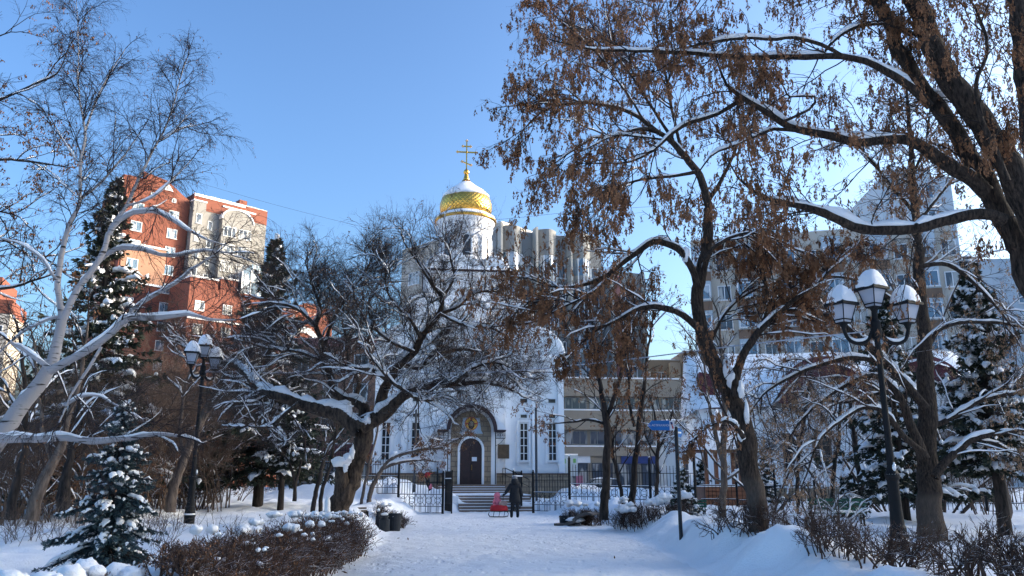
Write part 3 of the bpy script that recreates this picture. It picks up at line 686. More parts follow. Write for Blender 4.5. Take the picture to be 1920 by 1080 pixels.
# ---- the birch on the left ----------------------------------------------------
if 'birch' in BUILD:
    D = 11; t = Plant(); A = []; B = []
    t.limb(L_((-130, 1080, 50), (-60, 900, 42), (-20, 840, 36), (20, 790, 31), (60, 735, 27), (92, 690, 24), (105, 645, 19), (118, 594, 17), D=D), .08, .02)
    B.append(t.limb(L_((118, 600, 13), (111, 555, 11), (109, 512, 11), (118, 470, 10), (128, 430, 9), (149, 378, 7), (152, 305, 6), (158, 250, 5), (150, 190, 3.5), (146, 120, 2.4), (147, 60, 2), (144, 5, 1.4), D=D), .08, .015))
    B.append(t.limb(L_((118, 600, 14), (145, 545, 12), (172, 508, 12), (197, 462, 10), (207, 432, 10), (238, 385, 7), (265, 322, 6), (298, 262, 4), (318, 222, 3), (335, 160, 2.3), (352, 105, 2), D=10.8), .08, .015))
    A.append(t.limb(L_((205, 438, 10), (222, 412, 10), (250, 398, 10), (285, 394, 9), (312, 408, 7), (350, 432, 5), (390, 450, 4), (430, 462, 2), D=10.5)))
    A.append(t.limb(L_((180, 495, 9), (215, 468, 9), (262, 466, 9), (300, 478, 8), (340, 478, 7), (385, 470, 4), (430, 475, 3), D=11.4)))
    A.append(t.limb(L_((92, 696, 16), (140, 668, 15), (182, 648, 14), (215, 622, 13), (238, 600, 12), (262, 596, 12), (305, 594, 10), (350, 588, 8), (395, 600, 5), (440, 600, 3), D=10.6)))
    A.append(t.limb(L_((232, 612, 8), (250, 580, 8), (290, 553, 7), (330, 530, 6), (372, 500, 5), (400, 478, 3), D=11)))
    A.append(t.limb(L_((-60, 830, 26), (0, 822, 20), (50, 820, 17), (110, 822, 14), (170, 826, 13), (230, 821, 11), (290, 816, 9), (332, 817, 6), D=10.5)))
    A.append(t.limb(L_((95, 692, 10), (62, 668, 9), (35, 650, 7), (20, 640, 5), D=10.6)))
    A.append(t.limb(L_((158, 252, 5), (178, 195, 4), (205, 135, 3), (235, 90, 1.5), D=11.5)))
    A.append(t.limb(L_((110, 530, 6), (75, 485, 5), (35, 455, 4), (-10, 445, 3), D=10.6)))
    A.append(t.limb(L_((150, 375, 5), (190, 340, 4), (225, 300, 3), (260, 250, 2), D=11.5)))
    A.append(t.limb(L_((152, 310, 4), (120, 270, 3), (100, 225, 2), D=11)))
    A.append(t.limb(L_((240, 385, 5), (290, 370, 4), (330, 330, 3), (360, 300, 2), D=10.4)))
    A.append(t.limb(L_((300, 262, 4), (345, 240, 3), (375, 235, 2), D=10.8)))
    A.append(t.limb(L_((122, 760, 7), (150, 745, 6), (190, 745, 4), (225, 760, 3), D=10.4)))
    A.append(t.limb(L_((190, 650, 6), (165, 690, 6), (130, 740, 4), (110, 790, 3), D=10)))
    A.append(t.limb(L_((120, 592, 6), (85, 600, 5), (45, 620, 4), (0, 660, 3), D=11)))
    S = [dict(k=9, w=.12, g=-.03, n=11, a=45, l=.6, L=1.0, r=.0070, e=.35, up=.35, snowr=.0080),
         dict(k=8, w=.12, g=-.22, n=6, a=45, l=.65, r=.0038, e=.5, s=.1),
         dict(k=7, w=.10, g=-.42, n=2, a=35, l=.6, r=.0026, e=.6, tip=1), dict(k=4, w=.1, g=-.4, n=0, a=35, l=.5, r=.002, e=.7)]
    t.sprout(S, 4.6, .25, A); t.sprout(S, 9, .22, B)
    r = root_at('birch_tree', -8.3, 11, 'white barked birch with drooping fine twigs and snowy limbs at the left edge')
    plant_build(t, r, 'birch', 'birchtwig', n=16, lump=.02, snowkw=dict(thick=.02, rel=1.1, cover=1.2), keys=dict(frac=.12, per=2, length=.03, spread=.01, blade=.03, wid=.006), keymat='leaf', keyname='catkins')

# ---- tree beyond the left edge with a few brown leaves ------------------------
if 'side' in BUILD:
    t = Plant(); A = []
    t.limb(L_((-420, 1050, 40), (-380, 700, 34), (-330, 450, 28), (-280, 250, 22), (-250, 80, 12), D=12), .12, .03)
    A.append(t.limb(L_((-330, 460, 16), (-200, 340, 11), (-90, 230, 8), (0, 187, 6), (60, 162, 5), (105, 138, 3), (118, 115, 2), D=11.5)))
    A.append(t.limb(L_((-300, 380, 12), (-150, 320, 8), (0, 300, 5), (60, 303, 4), (120, 312, 2), D=12)))
    A.append(t.limb(L_((-340, 520, 12), (-180, 460, 8), (-40, 455, 6), (30, 452, 5), (60, 470, 4), (105, 500, 3), D=12.4)))
    A.append(t.limb(L_((-350, 560, 12), (-150, 530, 8), (0, 540, 6), (70, 525, 4), D=12)))
    A.append(t.limb(L_((-280, 250, 10), (-160, 120, 7), (-60, 90, 5), (20, 60, 2), D=12)))
    A.append(t.limb(L_((-300, 330, 10), (-160, 300, 7), (-60, 380, 5), (20, 400, 3), D=12)))
    S = [dict(k=8, w=.16, g=.02, n=7, a=48, l=.55, L=1.3, r=.012, e=.35, up=.2, snowr=.009),
         dict(k=6, w=.15, g=-.02, n=4, a=45, l=.6, r=.0055, e=.5), dict(k=5, w=.13, g=-.05, n=2, a=40, l=.6, r=.0034, e=.6, tip=1), dict(k=4, w=.1, g=0, n=0, a=35, l=.5, r=.0026, e=.7)]
    t.sprout(S, 3.6, .2, A)
    r = root_at('edge_tree', -11.5, 12, 'dark branches with small russet leaf tufts reaching in from the left edge above the birch')
    plant_build(t, r, 'bark', 'twigdark', snowkw=dict(thick=.02, rel=.8, cover=.6), keys=dict(frac=.35, per=8, length=.05, spread=.035, blade=.045, wid=.012), keymat='keys', keyname='withered_leaves')

# ---- thinner trees, one recipe each -------------------------------------------
def small_tree(name, label, stems, S, per, bark, twig, group=None, snow=dict(thick=.03, rel=.8, cover=.7), keys=None, keymat='keys', start=.3, base=None):
    t = Plant(); A = [t.limb(L_(*s, D=20), .12, .03) for s in stems]
    t.sprout(S, per, start, A)
    b = base or (A[0][0][0][0], A[0][0][0][1])
    r = root_at(name, b[0], b[1], label, 'tree', group)
    plant_build(t, r, bark, twig, n=10, snowkw=snow, keys=keys, keymat=keymat)
    return r
if 'small' in BUILD:
    SK = [dict(k=8, w=.12, g=.02, n=6, a=42, l=.55, L=2.2, r=.022, e=.35, up=.2, snowr=.02),
          dict(k=6, w=.12, g=-.08, n=5, a=42, l=.55, r=.010, e=.5, tip=1), dict(k=5, w=.1, g=-.15, n=0, a=38, l=.55, r=.006, e=.6, tip=2)]
    KK = dict(frac=.36, per=7, length=.16, spread=.035, blade=.085, wid=.019)
    small_tree('slim_maple', 'slim dark maple forking above the snowy hedge, left of the blue street signs',
               [[(1132, 975, 17, 27), (1136, 900, 15, 27), (1138, 830, 14, 27), (1136, 790, 13, 27), (1128, 740, 9, 27), (1118, 680, 7, 27), (1110, 600, 5, 27)],
                [(1137, 792, 10, 27), (1150, 750, 8, 27), (1165, 700, 7, 27), (1178, 640, 5, 27), (1190, 570, 3, 27)],
                [(1137, 795, 6, 27), (1110, 788, 5, 27), (1075, 790, 4, 27), (1040, 795, 2, 27)]], SK, 1.7, 'bark', 'twigdark', keys=KK)
    small_tree('twin_maple', 'slender maple with two stems and brown seed bunches, nearest to the blue street signs',
               [[(1182, 975, 14, 28), (1188, 900, 12, 28), (1195, 820, 10, 28), (1205, 740, 8, 28), (1215, 660, 5, 28), (1225, 580, 3, 28)],
                [(1175, 975, 7, 28), (1160, 900, 7, 28), (1148, 840, 6, 28), (1142, 790, 5, 28)],
                [(1190, 800, 6, 28), (1180, 750, 5, 28), (1178, 680, 4, 28), (1170, 600, 3, 28)]], SK, 1.7, 'bark', 'twigdark', keys=KK)
    small_tree('young_tree', 'small thin tree with tufts of brown leaves in front of the low pale blue building',
               [[(1232, 950, 8, 33), (1232, 880, 7, 33), (1233, 830, 6, 33), (1228, 780, 4, 33)], [(1233, 850, 4, 33), (1250, 810, 4, 33), (1262, 770, 3, 33)], [(1233, 860, 4, 33), (1212, 820, 3, 33), (1205, 780, 3, 33)]],
               SK, 1.6, 'bark', 'twigdark', keys=dict(frac=.5, per=6, length=.08, spread=.05, blade=.07, wid=.02), keymat='leaf')
    small_tree('grey_barked_tree', 'grey-brown barked young tree directly in front of the wooden well',
               [[(1355, 990, 14, 22), (1356, 930, 13, 22), (1357, 860, 12, 22), (1356, 800, 11, 22), (1358, 740, 8, 22), (1352, 680, 6, 22), (1350, 600, 4, 22)],
                [(1356, 868, 9, 22), (1345, 825, 8, 22), (1332, 770, 6, 22), (1322, 700, 4, 22), (1310, 640, 3, 22)],
                [(1358, 900, 6, 22), (1385, 885, 5, 22), (1410, 860, 3, 22)], [(1356, 905, 5, 22), (1330, 890, 4, 22), (1315, 850, 3, 22)]],
               [dict(k=8, w=.12, g=.1, n=6, a=42, l=.55, L=1.8, r=.018, e=.35, up=.3, snowr=.012), dict(k=6, w=.12, g=.0, n=4, a=42, l=.55, r=.008, e=.5), dict(k=5, w=.1, g=0, n=0, a=38, l=.55, r=.005, e=.6, tip=1)], 2.2, 'grey_bark', 'twig', keys=dict(frac=.2, per=5, length=.1, blade=.05, wid=.012))
    SB = [dict(k=8, w=.14, g=.02, n=6, a=42, l=.55, L=1.9, r=.018, e=.35, up=.3, snowr=.0165), dict(k=6, w=.12, g=-.02, n=4, a=42, l=.55, r=.008, e=.5), dict(k=5, w=.1, g=-.05, n=2, a=38, l=.55, r=.005, e=.6, tip=1)]
    small_tree('snowy_leaning_tree', 'leaning tree with a snow-lined trunk right behind the left lamp',
               [[(318, 960, 20, 27), (330, 900, 17, 27), (350, 850, 15, 27), (372, 800, 13, 27), (395, 750, 10, 27), (425, 700, 8, 27), (455, 665, 6, 27), (490, 650, 4, 27)],
                [(380, 790, 9, 27), (415, 740, 8, 27), (455, 715, 6, 27), (510, 700, 4, 27)], [(345, 860, 7, 27), (338, 800, 6, 27), (350, 720, 5, 27), (375, 640, 3, 27)]], SB, 2.4, 'grey_bark', 'twig', snow=dict(thick=.05, rel=1.2, cover=1))
    small_tree('stout_stem_tree', 'leaning brown stem with a strip of snow, left of the small blue spruce',
               [[(58, 975, 26, 17), (72, 930, 22, 17), (92, 880, 18, 17), (112, 840, 15, 17), (130, 780, 10, 17), (150, 700, 7, 17), (165, 600, 4, 17)], [(100, 870, 9, 17), (80, 800, 7, 17), (70, 700, 5, 17), (60, 620, 3, 17)]], SB, 2.2, 'grey_bark', 'twig', snow=dict(thick=.04, rel=1, cover=1))
    small_tree('shaded_stem_tree', 'thin dark stem closest to the left edge under the birch limb',
               [[(18, 975, 18, 18), (30, 920, 16, 18), (42, 860, 13, 18), (48, 800, 11, 18), (45, 720, 8, 18), (35, 620, 5, 18)], [(48, 800, 6, 18), (20, 740, 5, 18), (-10, 690, 3, 18)]], SB, 2.2, 'bark', 'twig')
    small_tree('short_stub_tree', 'short thick shaded trunk between the leaning stem and the blue spruce',
               [[(120, 960, 26, 22), (122, 915, 22, 22), (128, 870, 14, 22), (140, 800, 9, 22), (150, 720, 5, 22)]], SB, 2.8, 'bark', 'twig')
    small_tree('crooked_sapling', 'crooked sapling behind the hedge, left of the apple tree trunk',
               [[(600, 965, 8, 25), (606, 915, 7, 25), (622, 860, 6, 25), (630, 800, 4, 25)], [(586, 960, 9, 27), (598, 900, 8, 27), (612, 850, 6, 27), (640, 790, 4, 27)]], SB, 2.2, 'bark', 'twig', snow=dict(thick=.04, rel=1, cover=1))
    small_tree('snowy_sapling', 'forked sapling with white snow on both arms before the left fence',
               [[(552, 940, 8, 31), (554, 905, 6, 31), (546, 878, 5, 31), (530, 850, 3, 31)], [(554, 908, 6, 31), (562, 880, 5, 31), (570, 845, 3, 31)]], SB, 1.6, 'bark', 'twig', snow=dict(thick=.06, rel=1, cover=1))
    small_tree('bowed_snowy_tree', 'small tree whose bowed snow-laden limbs reach toward the church portal',
               [[(690, 950, 9, 33), (698, 915, 9, 33), (715, 880, 8, 33), (740, 857, 7, 33), (775, 845, 5, 33), (820, 840, 4, 33), (860, 822, 3, 33)],
                [(715, 880, 7, 33), (745, 868, 6, 33), (785, 862, 4, 33), (810, 865, 3, 33)], [(676, 955, 6, 33), (690, 880, 5, 33), (705, 820, 4, 33), (715, 760, 3, 33)]],
               [dict(k=7, w=.14, g=.0, n=5, a=42, l=.5, L=1.3, r=.016, e=.35, up=.2, snowr=.010), dict(k=6, w=.12, g=-.1, n=4, a=42, l=.5, r=.008, e=.5, tip=1), dict(k=5, w=.1, g=-.05, n=0, a=38, l=.55, r=.006, e=.6, tip=1)], 2.6, 'grey_bark', 'twig', snow=dict(thick=.09, rel=1.4, cover=1), keys=dict(frac=.5, per=9, length=.16, spread=.06, blade=.08, wid=.02), keymat='leaf')
    small_tree('curved_trunk_tree', 'low twisted trunk standing in snow near the right edge by the fence',
               [[(1882, 985, 13, 24), (1892, 960, 13, 24), (1888, 930, 12, 24), (1880, 905, 10, 24), (1888, 860, 8, 24), (1905, 800, 6, 24), (1930, 720, 4, 24)], [(1880, 910, 7, 24), (1850, 880, 6, 24), (1820, 870, 4, 24)]], SB, 2.2, 'grey_bark', 'twig', keys=dict(frac=.5, per=7, length=.14, spread=.04, blade=.06, wid=.014), keymat='keys_sunlit')
    small_tree('thicket_tree', 'multi-stemmed bare tree in front of the burgundy and white chapel',
               [[(1615, 975, 12, 27), (1612, 900, 10, 27), (1600, 820, 8, 27), (1590, 720, 5, 27)], [(1560, 975, 9, 28), (1562, 900, 8, 28), (1575, 800, 6, 28), (1570, 700, 4, 28)], [(1500, 975, 8, 29), (1495, 900, 7, 29), (1505, 800, 5, 29), (1520, 700, 4, 29)]], SB, 2.6, 'bark', 'twig', keys=dict(frac=.15, per=6, length=.14, spread=.03, blade=.06, wid=.014))
# snow heaped in crotches and on the broken stub
if 'apple' in BUILD:
    tr = bpy.data.objects['apple_tree']; o = np.array(tr.location); m = MB()
    for i, (u, v, D, a, b_, c) in enumerate([(636, 866, 20.45, .20, .2, .12), (650, 862, 20.5, .13, .15, .15), (660, 848, 20.55, .07, .1, .16), (648, 878, 20.4, .06, .08, .10), (614, 950, 20.5, .07, .1, .26), (689, 787, 20.6, .09, .12, .12), (677, 790, 20.6, .18, .15, .07), (706, 768, 20.7, .06, .08, .17), (645, 763, 20.5, .2, .13, .07)]):
        q = at(u, v, D) - o; m.blob(tuple(q), a, b_, c, i + 3, .55, 16, 10)
    m.build('snow_heaps', M['snow'], tr, smooth=True)
if 'maple' in BUILD:
    tr = bpy.data.objects['ash_leaved_maple']; o = np.array(tr.location); m = MB()
    for i, (u, v, D, a, b_, c) in enumerate([(1372, 712, 15.85, .10, .1, .22), (1362, 690, 15.85, .07, .08, .25), (1388, 732, 15.75, .07, .08, .16), (1400, 775, 15.8, .05, .07, .22), (1286, 480, 15.8, .08, .08, .2), (1390, 818, 15.6, .07, .1, .1)]):
        q = at(u, v, D) - o; m.blob(tuple(q), a, b_, c, i + 13, .5, 14, 10)
    m.build('snow_heaps', M['snow'], tr, smooth=True)
# ================================================================ spruces, hedges, shrubs
def spruce(name, label, x, y, h, rb, nb, mat='needles', sprig=.16, side=.34, z0=.06, snow=.5, lean=0, trunk_r=.12, dens=9, droop=.35, group=None, snowt=.035, blades=3, bwid=.17, pw=1.05):
    t = Plant(); zg = G(x, y)
    tr = np.array([[0, 0, -.2], [lean * .3, 0, h * .35], [lean * .7, 0, h * .7], [lean, 0, h]]); P, R = catmull(tr, [trunk_r, trunk_r * .7, trunk_r * .4, .01], .3); t.limbs.append((P, R))
    NP = []; ND = []; NL = []
    for i in range(nb):
        f = z0 + (1 - z0) * (i + random.random()) / nb; z = h * f
        prof = min(1, (1 - f) * 1.12 + .01) ** pw * (.78 + .22 * math.sin(f * 47)) * (1 if f > z0 + .12 else .75 + 2 * (f - z0))
        L = rb * prof * random.uniform(.6, 1.12); a = random.random() * 2 * PI
        if L < .08: L = .08
        k = 7; d = np.array([math.cos(a), math.sin(a), 0.0]); s = np.linspace(0, 1, k)
        up = .35 * (f > .75)
        zz = (up * s - droop * (1.15 - f) * s ** 1.2 + .14 * s ** 3) * L
        pts = np.array([lean * f, 0, z]) + d * (s * L)[:, None]; pts[:, 2] += zz; pts[:, :2] += RN.standard_normal((k, 2)) * .02 * L
        r0 = .012 + .012 * L / rb * (h / 6); rr = np.linspace(r0, .004, k); t.add(pts, rr, 0)
        if random.random() < snow * 1.3:
            c0 = random.randint(1, 3); q = pts[c0:]; q = q + np.array([0, 0, sprig * .22]); q = np.array([np.interp(np.linspace(0, len(q) - 1, 12), np.arange(len(q)), q[:, j]) for j in range(3)]).T
            t.snowc.append((q, np.full(12, side * .22 * (.6 + .5 * L / rb))))
        n = int(dens * max(.5, L / rb) * 2)
        sd = np.array([-d[1], d[0], 0])
        for j in range(n):
            u = random.uniform(.12, 1); i0 = min(int(u * (k - 1)), k - 2); p = pts[i0] + (pts[i0 + 1] - pts[i0]) * (u * (k - 1) - i0)
            ln = side * (1.15 - u * .75) * random.uniform(.6, 1.2) * (.22 + .78 * min(1, L / rb)); sg = 1 if j % 2 else -1
            dd = d * .75 + sd * sg * random.uniform(.5, 1) + np.array([0, 0, random.uniform(-.65, .0)]); dd /= math.sqrt(dd @ dd)
            e = p + dd * ln + np.array([0, 0, -.12 * ln]); t.add(np.array([p, (p + e) / 2, e]), np.array([.005, .004, .003]), 3)
            if random.random() < snow * .42:
                q = np.linspace(p, e, 8) + np.array([0, 0, sprig * .18]); t.snowc.append((q, np.full(8, sprig * .28)))
            m = max(2, int(ln / sprig * 2.2))
            for _ in range(m):
                w_ = random.random(); NP.append(p + (e - p) * w_); ND.append(dd); NL.append(sprig * random.uniform(.7, 1.25) * (.55 + .45 * min(1, L / rb)))
        for _ in range(3): NP.append(pts[-1]); ND.append(d); NL.append(sprig)
    NP = np.repeat(np.array(NP), blades, 0); ND = np.repeat(np.array(ND), blades, 0); NL = np.repeat(np.array(NL), blades)[:, None]
    dr = unit(ND + RN.standard_normal(ND.shape) * .45 + np.array([0, 0, -.12])); s_ = unit(np.cross(dr, RN.standard_normal(ND.shape)))
    V = np.stack([NP, NP + dr * NL * .45 + s_ * NL * bwid, NP + dr * NL, NP + dr * NL * .5 - s_ * NL * bwid], 1).reshape(-1, 3)
    r = empty(name, (x, y, zg), 0, label, 'tree', group)
    t.trunk('trunk', M['bark'], r, 9); t.bark('branches', M['twigdark'], r, {0: 4, 3: 3})
    mesh_np('crown', V, [np.arange(len(V)).reshape(-1, 4)], M[mat], r, smooth=False)
    t.snow('snow_cover', r, thick=snowt, rel=.7, cover=.75, n=6)
    return r
if 'spruce' in BUILD:
    spruce('spruce', 'tall dark spruce with snowy boughs behind the birch, in front of the red tower', -15.3, 29, 12.4, 4.3, 380, sprig=.26, side=.75, snow=.22, dens=11, trunk_r=.2, snowt=.07)
    spruce('spruce', 'dark conical spruce before the lower right corner of the red apartment block', -10.2, 33, 11.2, 4.2, 330, sprig=.26, side=.75, snow=.15, dens=11, trunk_r=.22, z0=.10, snowt=.06)
    spruce('spruce', 'broad low dark spruce with drooping snowy boughs just left of the left fence', -9.0, 32, 5.2, 2.8, 150, sprig=.22, side=.55, snow=.34, dens=11, z0=.32, trunk_r=.13, snowt=.07)
    spruce('spruce', 'dark snowy spruce behind the left end of the thicket', -18.5, 27, 6.4, 2.6, 190, sprig=.23, side=.6, snow=.35, dens=11, trunk_r=.15, snowt=.07)
    spruce('spruce', 'large spruce with snowy lower boughs over a bare trunk at the right edge', 11.9, 20, 6.8, 2.4, 260, sprig=.19, side=.52, snow=.5, dens=11, z0=.22, trunk_r=.17, snowt=.07)
    spruce('spruce', 'dark spruce half hidden behind the straight tree with arching limbs', 11.9, 25, 7.2, 2.6, 230, sprig=.2, side=.55, snow=.35, dens=11, z0=.1, trunk_r=.17, snowt=.06)
    spruce('young_spruce', 'small green spruce behind the post of the blue street signs', 5.6, 27, 1.7, .85, 90, sprig=.11, side=.24, snow=.5, dens=9, trunk_r=.03)
    spruce('young_spruce', 'small dark spruce inside the fence, right of the wooden well', 11.6, 37.5, 2.1, 1.1, 90, sprig=.13, side=.28, snow=.5, dens=9, trunk_r=.03)
    spruce('young_spruce', 'small dark spruce inside the fence, left of the wooden well', 8.9, 38.5, 1.9, .9, 70, sprig=.13, side=.28, snow=.4, dens=9, trunk_r=.03)
    spruce('young_spruce', 'low dark conifer behind the green park bench', 10.6, 26, 1.3, .9, 70, sprig=.12, side=.28, snow=.4, dens=9, trunk_r=.03)
    spruce('blue_spruce', 'small blue spruce with snow-laden boughs in the left foreground', -5.45, 11.3, 2.25, .90, 290, 'needlesblue', sprig=.052, side=.22, snow=.26, dens=19, z0=.03, trunk_r=.035, droop=.6, snowt=.022, blades=5, bwid=.11, pw=.72)

def hedge(name, label, poly, width, h, n, snowballs, S, mat='hedge', bare=.25, leafn=0, taper=1.0, r0=.012, zabs=None):
    """poly: plan points along the hedge; a clipped mass of forking twigs"""
    P = np.array(poly, float); seg = np.linalg.norm(np.diff(P, axis=0), axis=1); cum = np.concatenate([[0], np.cumsum(seg)]); tot = cum[-1]
    t = Plant(); o = np.array([P[:, 0].mean(), P[:, 1].mean()]); zo = G(o[0], o[1])
    def pos(s, w):
        i = min(np.searchsorted(cum, s, 'right') - 1, len(P) - 2); f = (s - cum[i]) / seg[i]; q = P[i] + (P[i + 1] - P[i]) * f; d = (P[i + 1] - P[i]) / seg[i]
        return q + np.array([d[1], -d[0]]) * w
    for i in range(n):
        s = random.random() * tot; w_ = random.uniform(-.5, .5) * width; q = pos(s, w_ * .7); z = G(*q) - .05
        hh = (h if zabs is None else zabs - z) * random.uniform(.8, 1.08) * (1 - .25 * (abs(w_) / (.5 * width)) ** 3)
        out = pos(s, w_) - pos(s, 0); d = np.array([out[0] * .35 + random.gauss(0, .18), out[1] * .35 + random.gauss(0, .18), 1]); d /= math.sqrt(d @ d)
        t.grow(np.array([q[0], q[1], z]), d, hh * .85, r0 * random.uniform(.6, 1.2), 0, S)
    ztop = lambda x, y: (G(x, y) + h) if zabs is None else zabs + .10 * float(vnoise(x * 1.3, y * 1.3)) + .05 * math.sin(x * 23 + y * 17)
    # clip like a trimmed hedge
    for lv, Lc in t.ch.items():
        for c, R in Lc:
            for j in range(len(c)):
                zt = ztop(c[j][0], c[j][1]) * 1.0 + .05 * vnoise(c[j][0] * 2, c[j][1] * 2)
                if c[j][2] > zt: c[j][2] = zt - random.random() * .05
    r = empty(name, (o[0], o[1], zo), 0, label, 'hedge')
    off = np.array([o[0], o[1], zo])
    t.ch = {k: [(c - off, R) for c, R in L] for k, L in t.ch.items()}; t.tips = [(c[0] - off, 1) for c in t.tips]; t.snowc = [(c - off, R) for c, R in t.snowc]
    t.bark('twigs', M[mat], r, {0: 5, 1: 3, 2: 3})
    t.snow('snow_cover', r, thick=.018, rel=.8, cover=.55, n=5)
    m = MB(); k = 0
    for (s, w_, rr, lift) in snowballs:
        q = pos(s * tot, w_ * width); z = ztop(q[0], q[1]) + lift
        for _ in range(random.randint(2, 4)):
            k += 1; a = rr * random.uniform(.45, 1.0); m.blob((q[0] - o[0] + random.gauss(0, rr * .7), q[1] - o[1] + random.gauss(0, rr * .7), z - zo + a * .18), a, a, a * .72, k, .5, 12, 8)
    if m.v: m.build('snow_lumps', M['snow'], r, smooth=True)
    if leafn: t.tips = [tp for tp in t.tips]; t.keys('withered_leaves', M['leaf'], r, frac=leafn, per=1, length=.02, spread=.01, blade=.035, wid=.010)
    return r
HS = [dict(k=6, w=.20, g=.02, n=8, a=38, l=.5, r=.012, e=.5, snowr=9), dict(k=5, w=.22, g=.12, n=5, a=42, l=.55, r=.0055, e=.55, s=.15, snowr=9), dict(k=4, w=.2, g=.12, n=0, a=40, l=.55, r=.0036, e=.6, tip=1, s=.1)]
if 'hedge' in BUILD:
    sb = [(.98, -.3, 0.075, -.02), (.95, -.1, 0.068, 0), (.90, -.35, 0.090, 0), (.86, .1, 0.075, 0), (.80, -.3, 0.075, -.03), (.74, -.2, 0.098, 0), (.66, .1, 0.068, -.12), (.60, -.35, 0.090, -.02), (.52, .15, 0.112, -.02), (.45, -.3, 0.090, 0), (.36, .2, 0.090, -.1), (.30, -.3, 0.120, -.04), (.25, -.1, 0.105, -.04), (.2, -.42, 0.090, -.06), (.93, .3, 0.053, -.15), (.84, -.45, 0.090, -.02), (.7, .35, 0.045, -.25), (.5, .35, 0.053, -.3)]
    sb += [(random.uniform(.1, 1), random.uniform(-.45, .4), random.uniform(.03, .07), random.uniform(-.12, 0)) for _ in range(10)] + [(random.uniform(.05, 1), random.uniform(-.3, .52), random.uniform(.02, .045), random.uniform(-.38, -.03)) for _ in range(34)]
    hedge('brown_hedge', 'dense brown leafless hedge dotted with snow lumps along the left side of the path', [(-3.75, 9.4), (-3.55, 11.5), (-3.5, 14.5), (-3.65, 18.4)], 1.15, .72, 640, sb, HS, leafn=.5, zabs=.97)
    sb2 = [(random.uniform(0, 1), random.uniform(-.45, .45), random.uniform(.08, .18), random.uniform(-.16, -.04)) for _ in range(26)]
    hedge('snow_buried_hedge', 'low hedge nearly buried under rounded snow humps in the lower left corner', [(-5.2, 7.6), (-4.75, 8.6), (-4.5, 10.2)], .8, .3, 90, sb2, HS, leafn=.3, zabs=.66)
    HR = [dict(k=7, w=.28, g=.02, n=7, a=48, l=.6, r=.013, e=.5, snowr=9), dict(k=5, w=.26, g=.14, n=6, a=48, l=.5, r=.006, e=.55, s=.3, snowr=9), dict(k=4, w=.2, g=.16, n=0, a=40, l=.55, r=.0036, e=.6, tip=1, s=.1)]
    hedge('open_hedge', 'open twiggy hedge with a flat clipped top around the foot of the right lamp', [(4.75, 13.2), (5.15, 11.2), (5.7, 8.6), (6.4, 7.0)], .75, .82, 230, [], HR, leafn=.10, r0=.014)
    sb3 = [(random.uniform(.0, 1), random.uniform(-.3, .3), random.uniform(.10, .22), random.uniform(-.08, 0)) for _ in range(14)]
    hedge('snowy_hedge', 'low clipped hedge capped with snow at the foot of the slim maples', [(3.5, 27.5), (4.4, 25.5), (5.4, 25.0)], .9, .62, 150, sb3, HS)
    hedge('clipped_hedge', 'rounded dark hedge with snow on top beside the right bin and stone bench', [(2.1, 31), (3.4, 30)], .9, .72, 120, [(.2, 0, .2, 0), (.5, .1, .16, 0), (.8, 0, .14, 0)], HS)
    hedge('path_hedge', 'sparse shrubby hedge wrapped round the base of the leaning maple', [(4.25, 17.2), (4.75, 15.6), (5.5, 15.4)], .7, .72, 75, [], HR, r0=.013)

def shrub_proto(name, label, h, n, spread, S, mat, twigr, cat='shrub', snow=dict(thick=.03, rel=1, cover=.5), leaf=None, lean=.35):
    t = Plant()
    for i in range(n):
        a = random.random() * 2 * PI; q = np.array([math.cos(a), math.sin(a), 0]) * spread * random.random(); d = np.array([q[0] / (spread + .01) * lean + random.gauss(0, .12), q[1] / (spread + .01) * lean + random.gauss(0, .12), 1]); d /= math.sqrt(d @ d)
        q[2] = -.1; t.grow(q, d, h * random.uniform(.6, 1), twigr * random.uniform(.6, 1.2), 0, S)
    r = empty(name, (0, 0, 0), 0, label, cat)
    t.bark('stems', M[mat], r, {0: 5}); t.snow('snow_cover', r, **snow)
    if leaf: t.keys('withered_leaves', M['leaf'], r, **leaf)
    return r
def place(proto, spots, first=True, scale=(.85, 1.15), labels=None, group=None):
    for i, s in enumerate(spots):
        o = proto if (i == 0 and first) else copy_tree(proto)
        x, y = s[0], s[1]; k = (s[2] if len(s) > 2 else 1) * random.uniform(*scale)
        o.location = (x, y, G(x, y)); o.rotation_euler = (0, 0, random.random() * 6.28); o.scale = (k, k, k)
        if labels: o['label'] = labels[i] if isinstance(labels, list) else labels
        if group: o['group'] = group
def uD(u, D, v=930): 
    p = at(u, v, D); return p[0], D
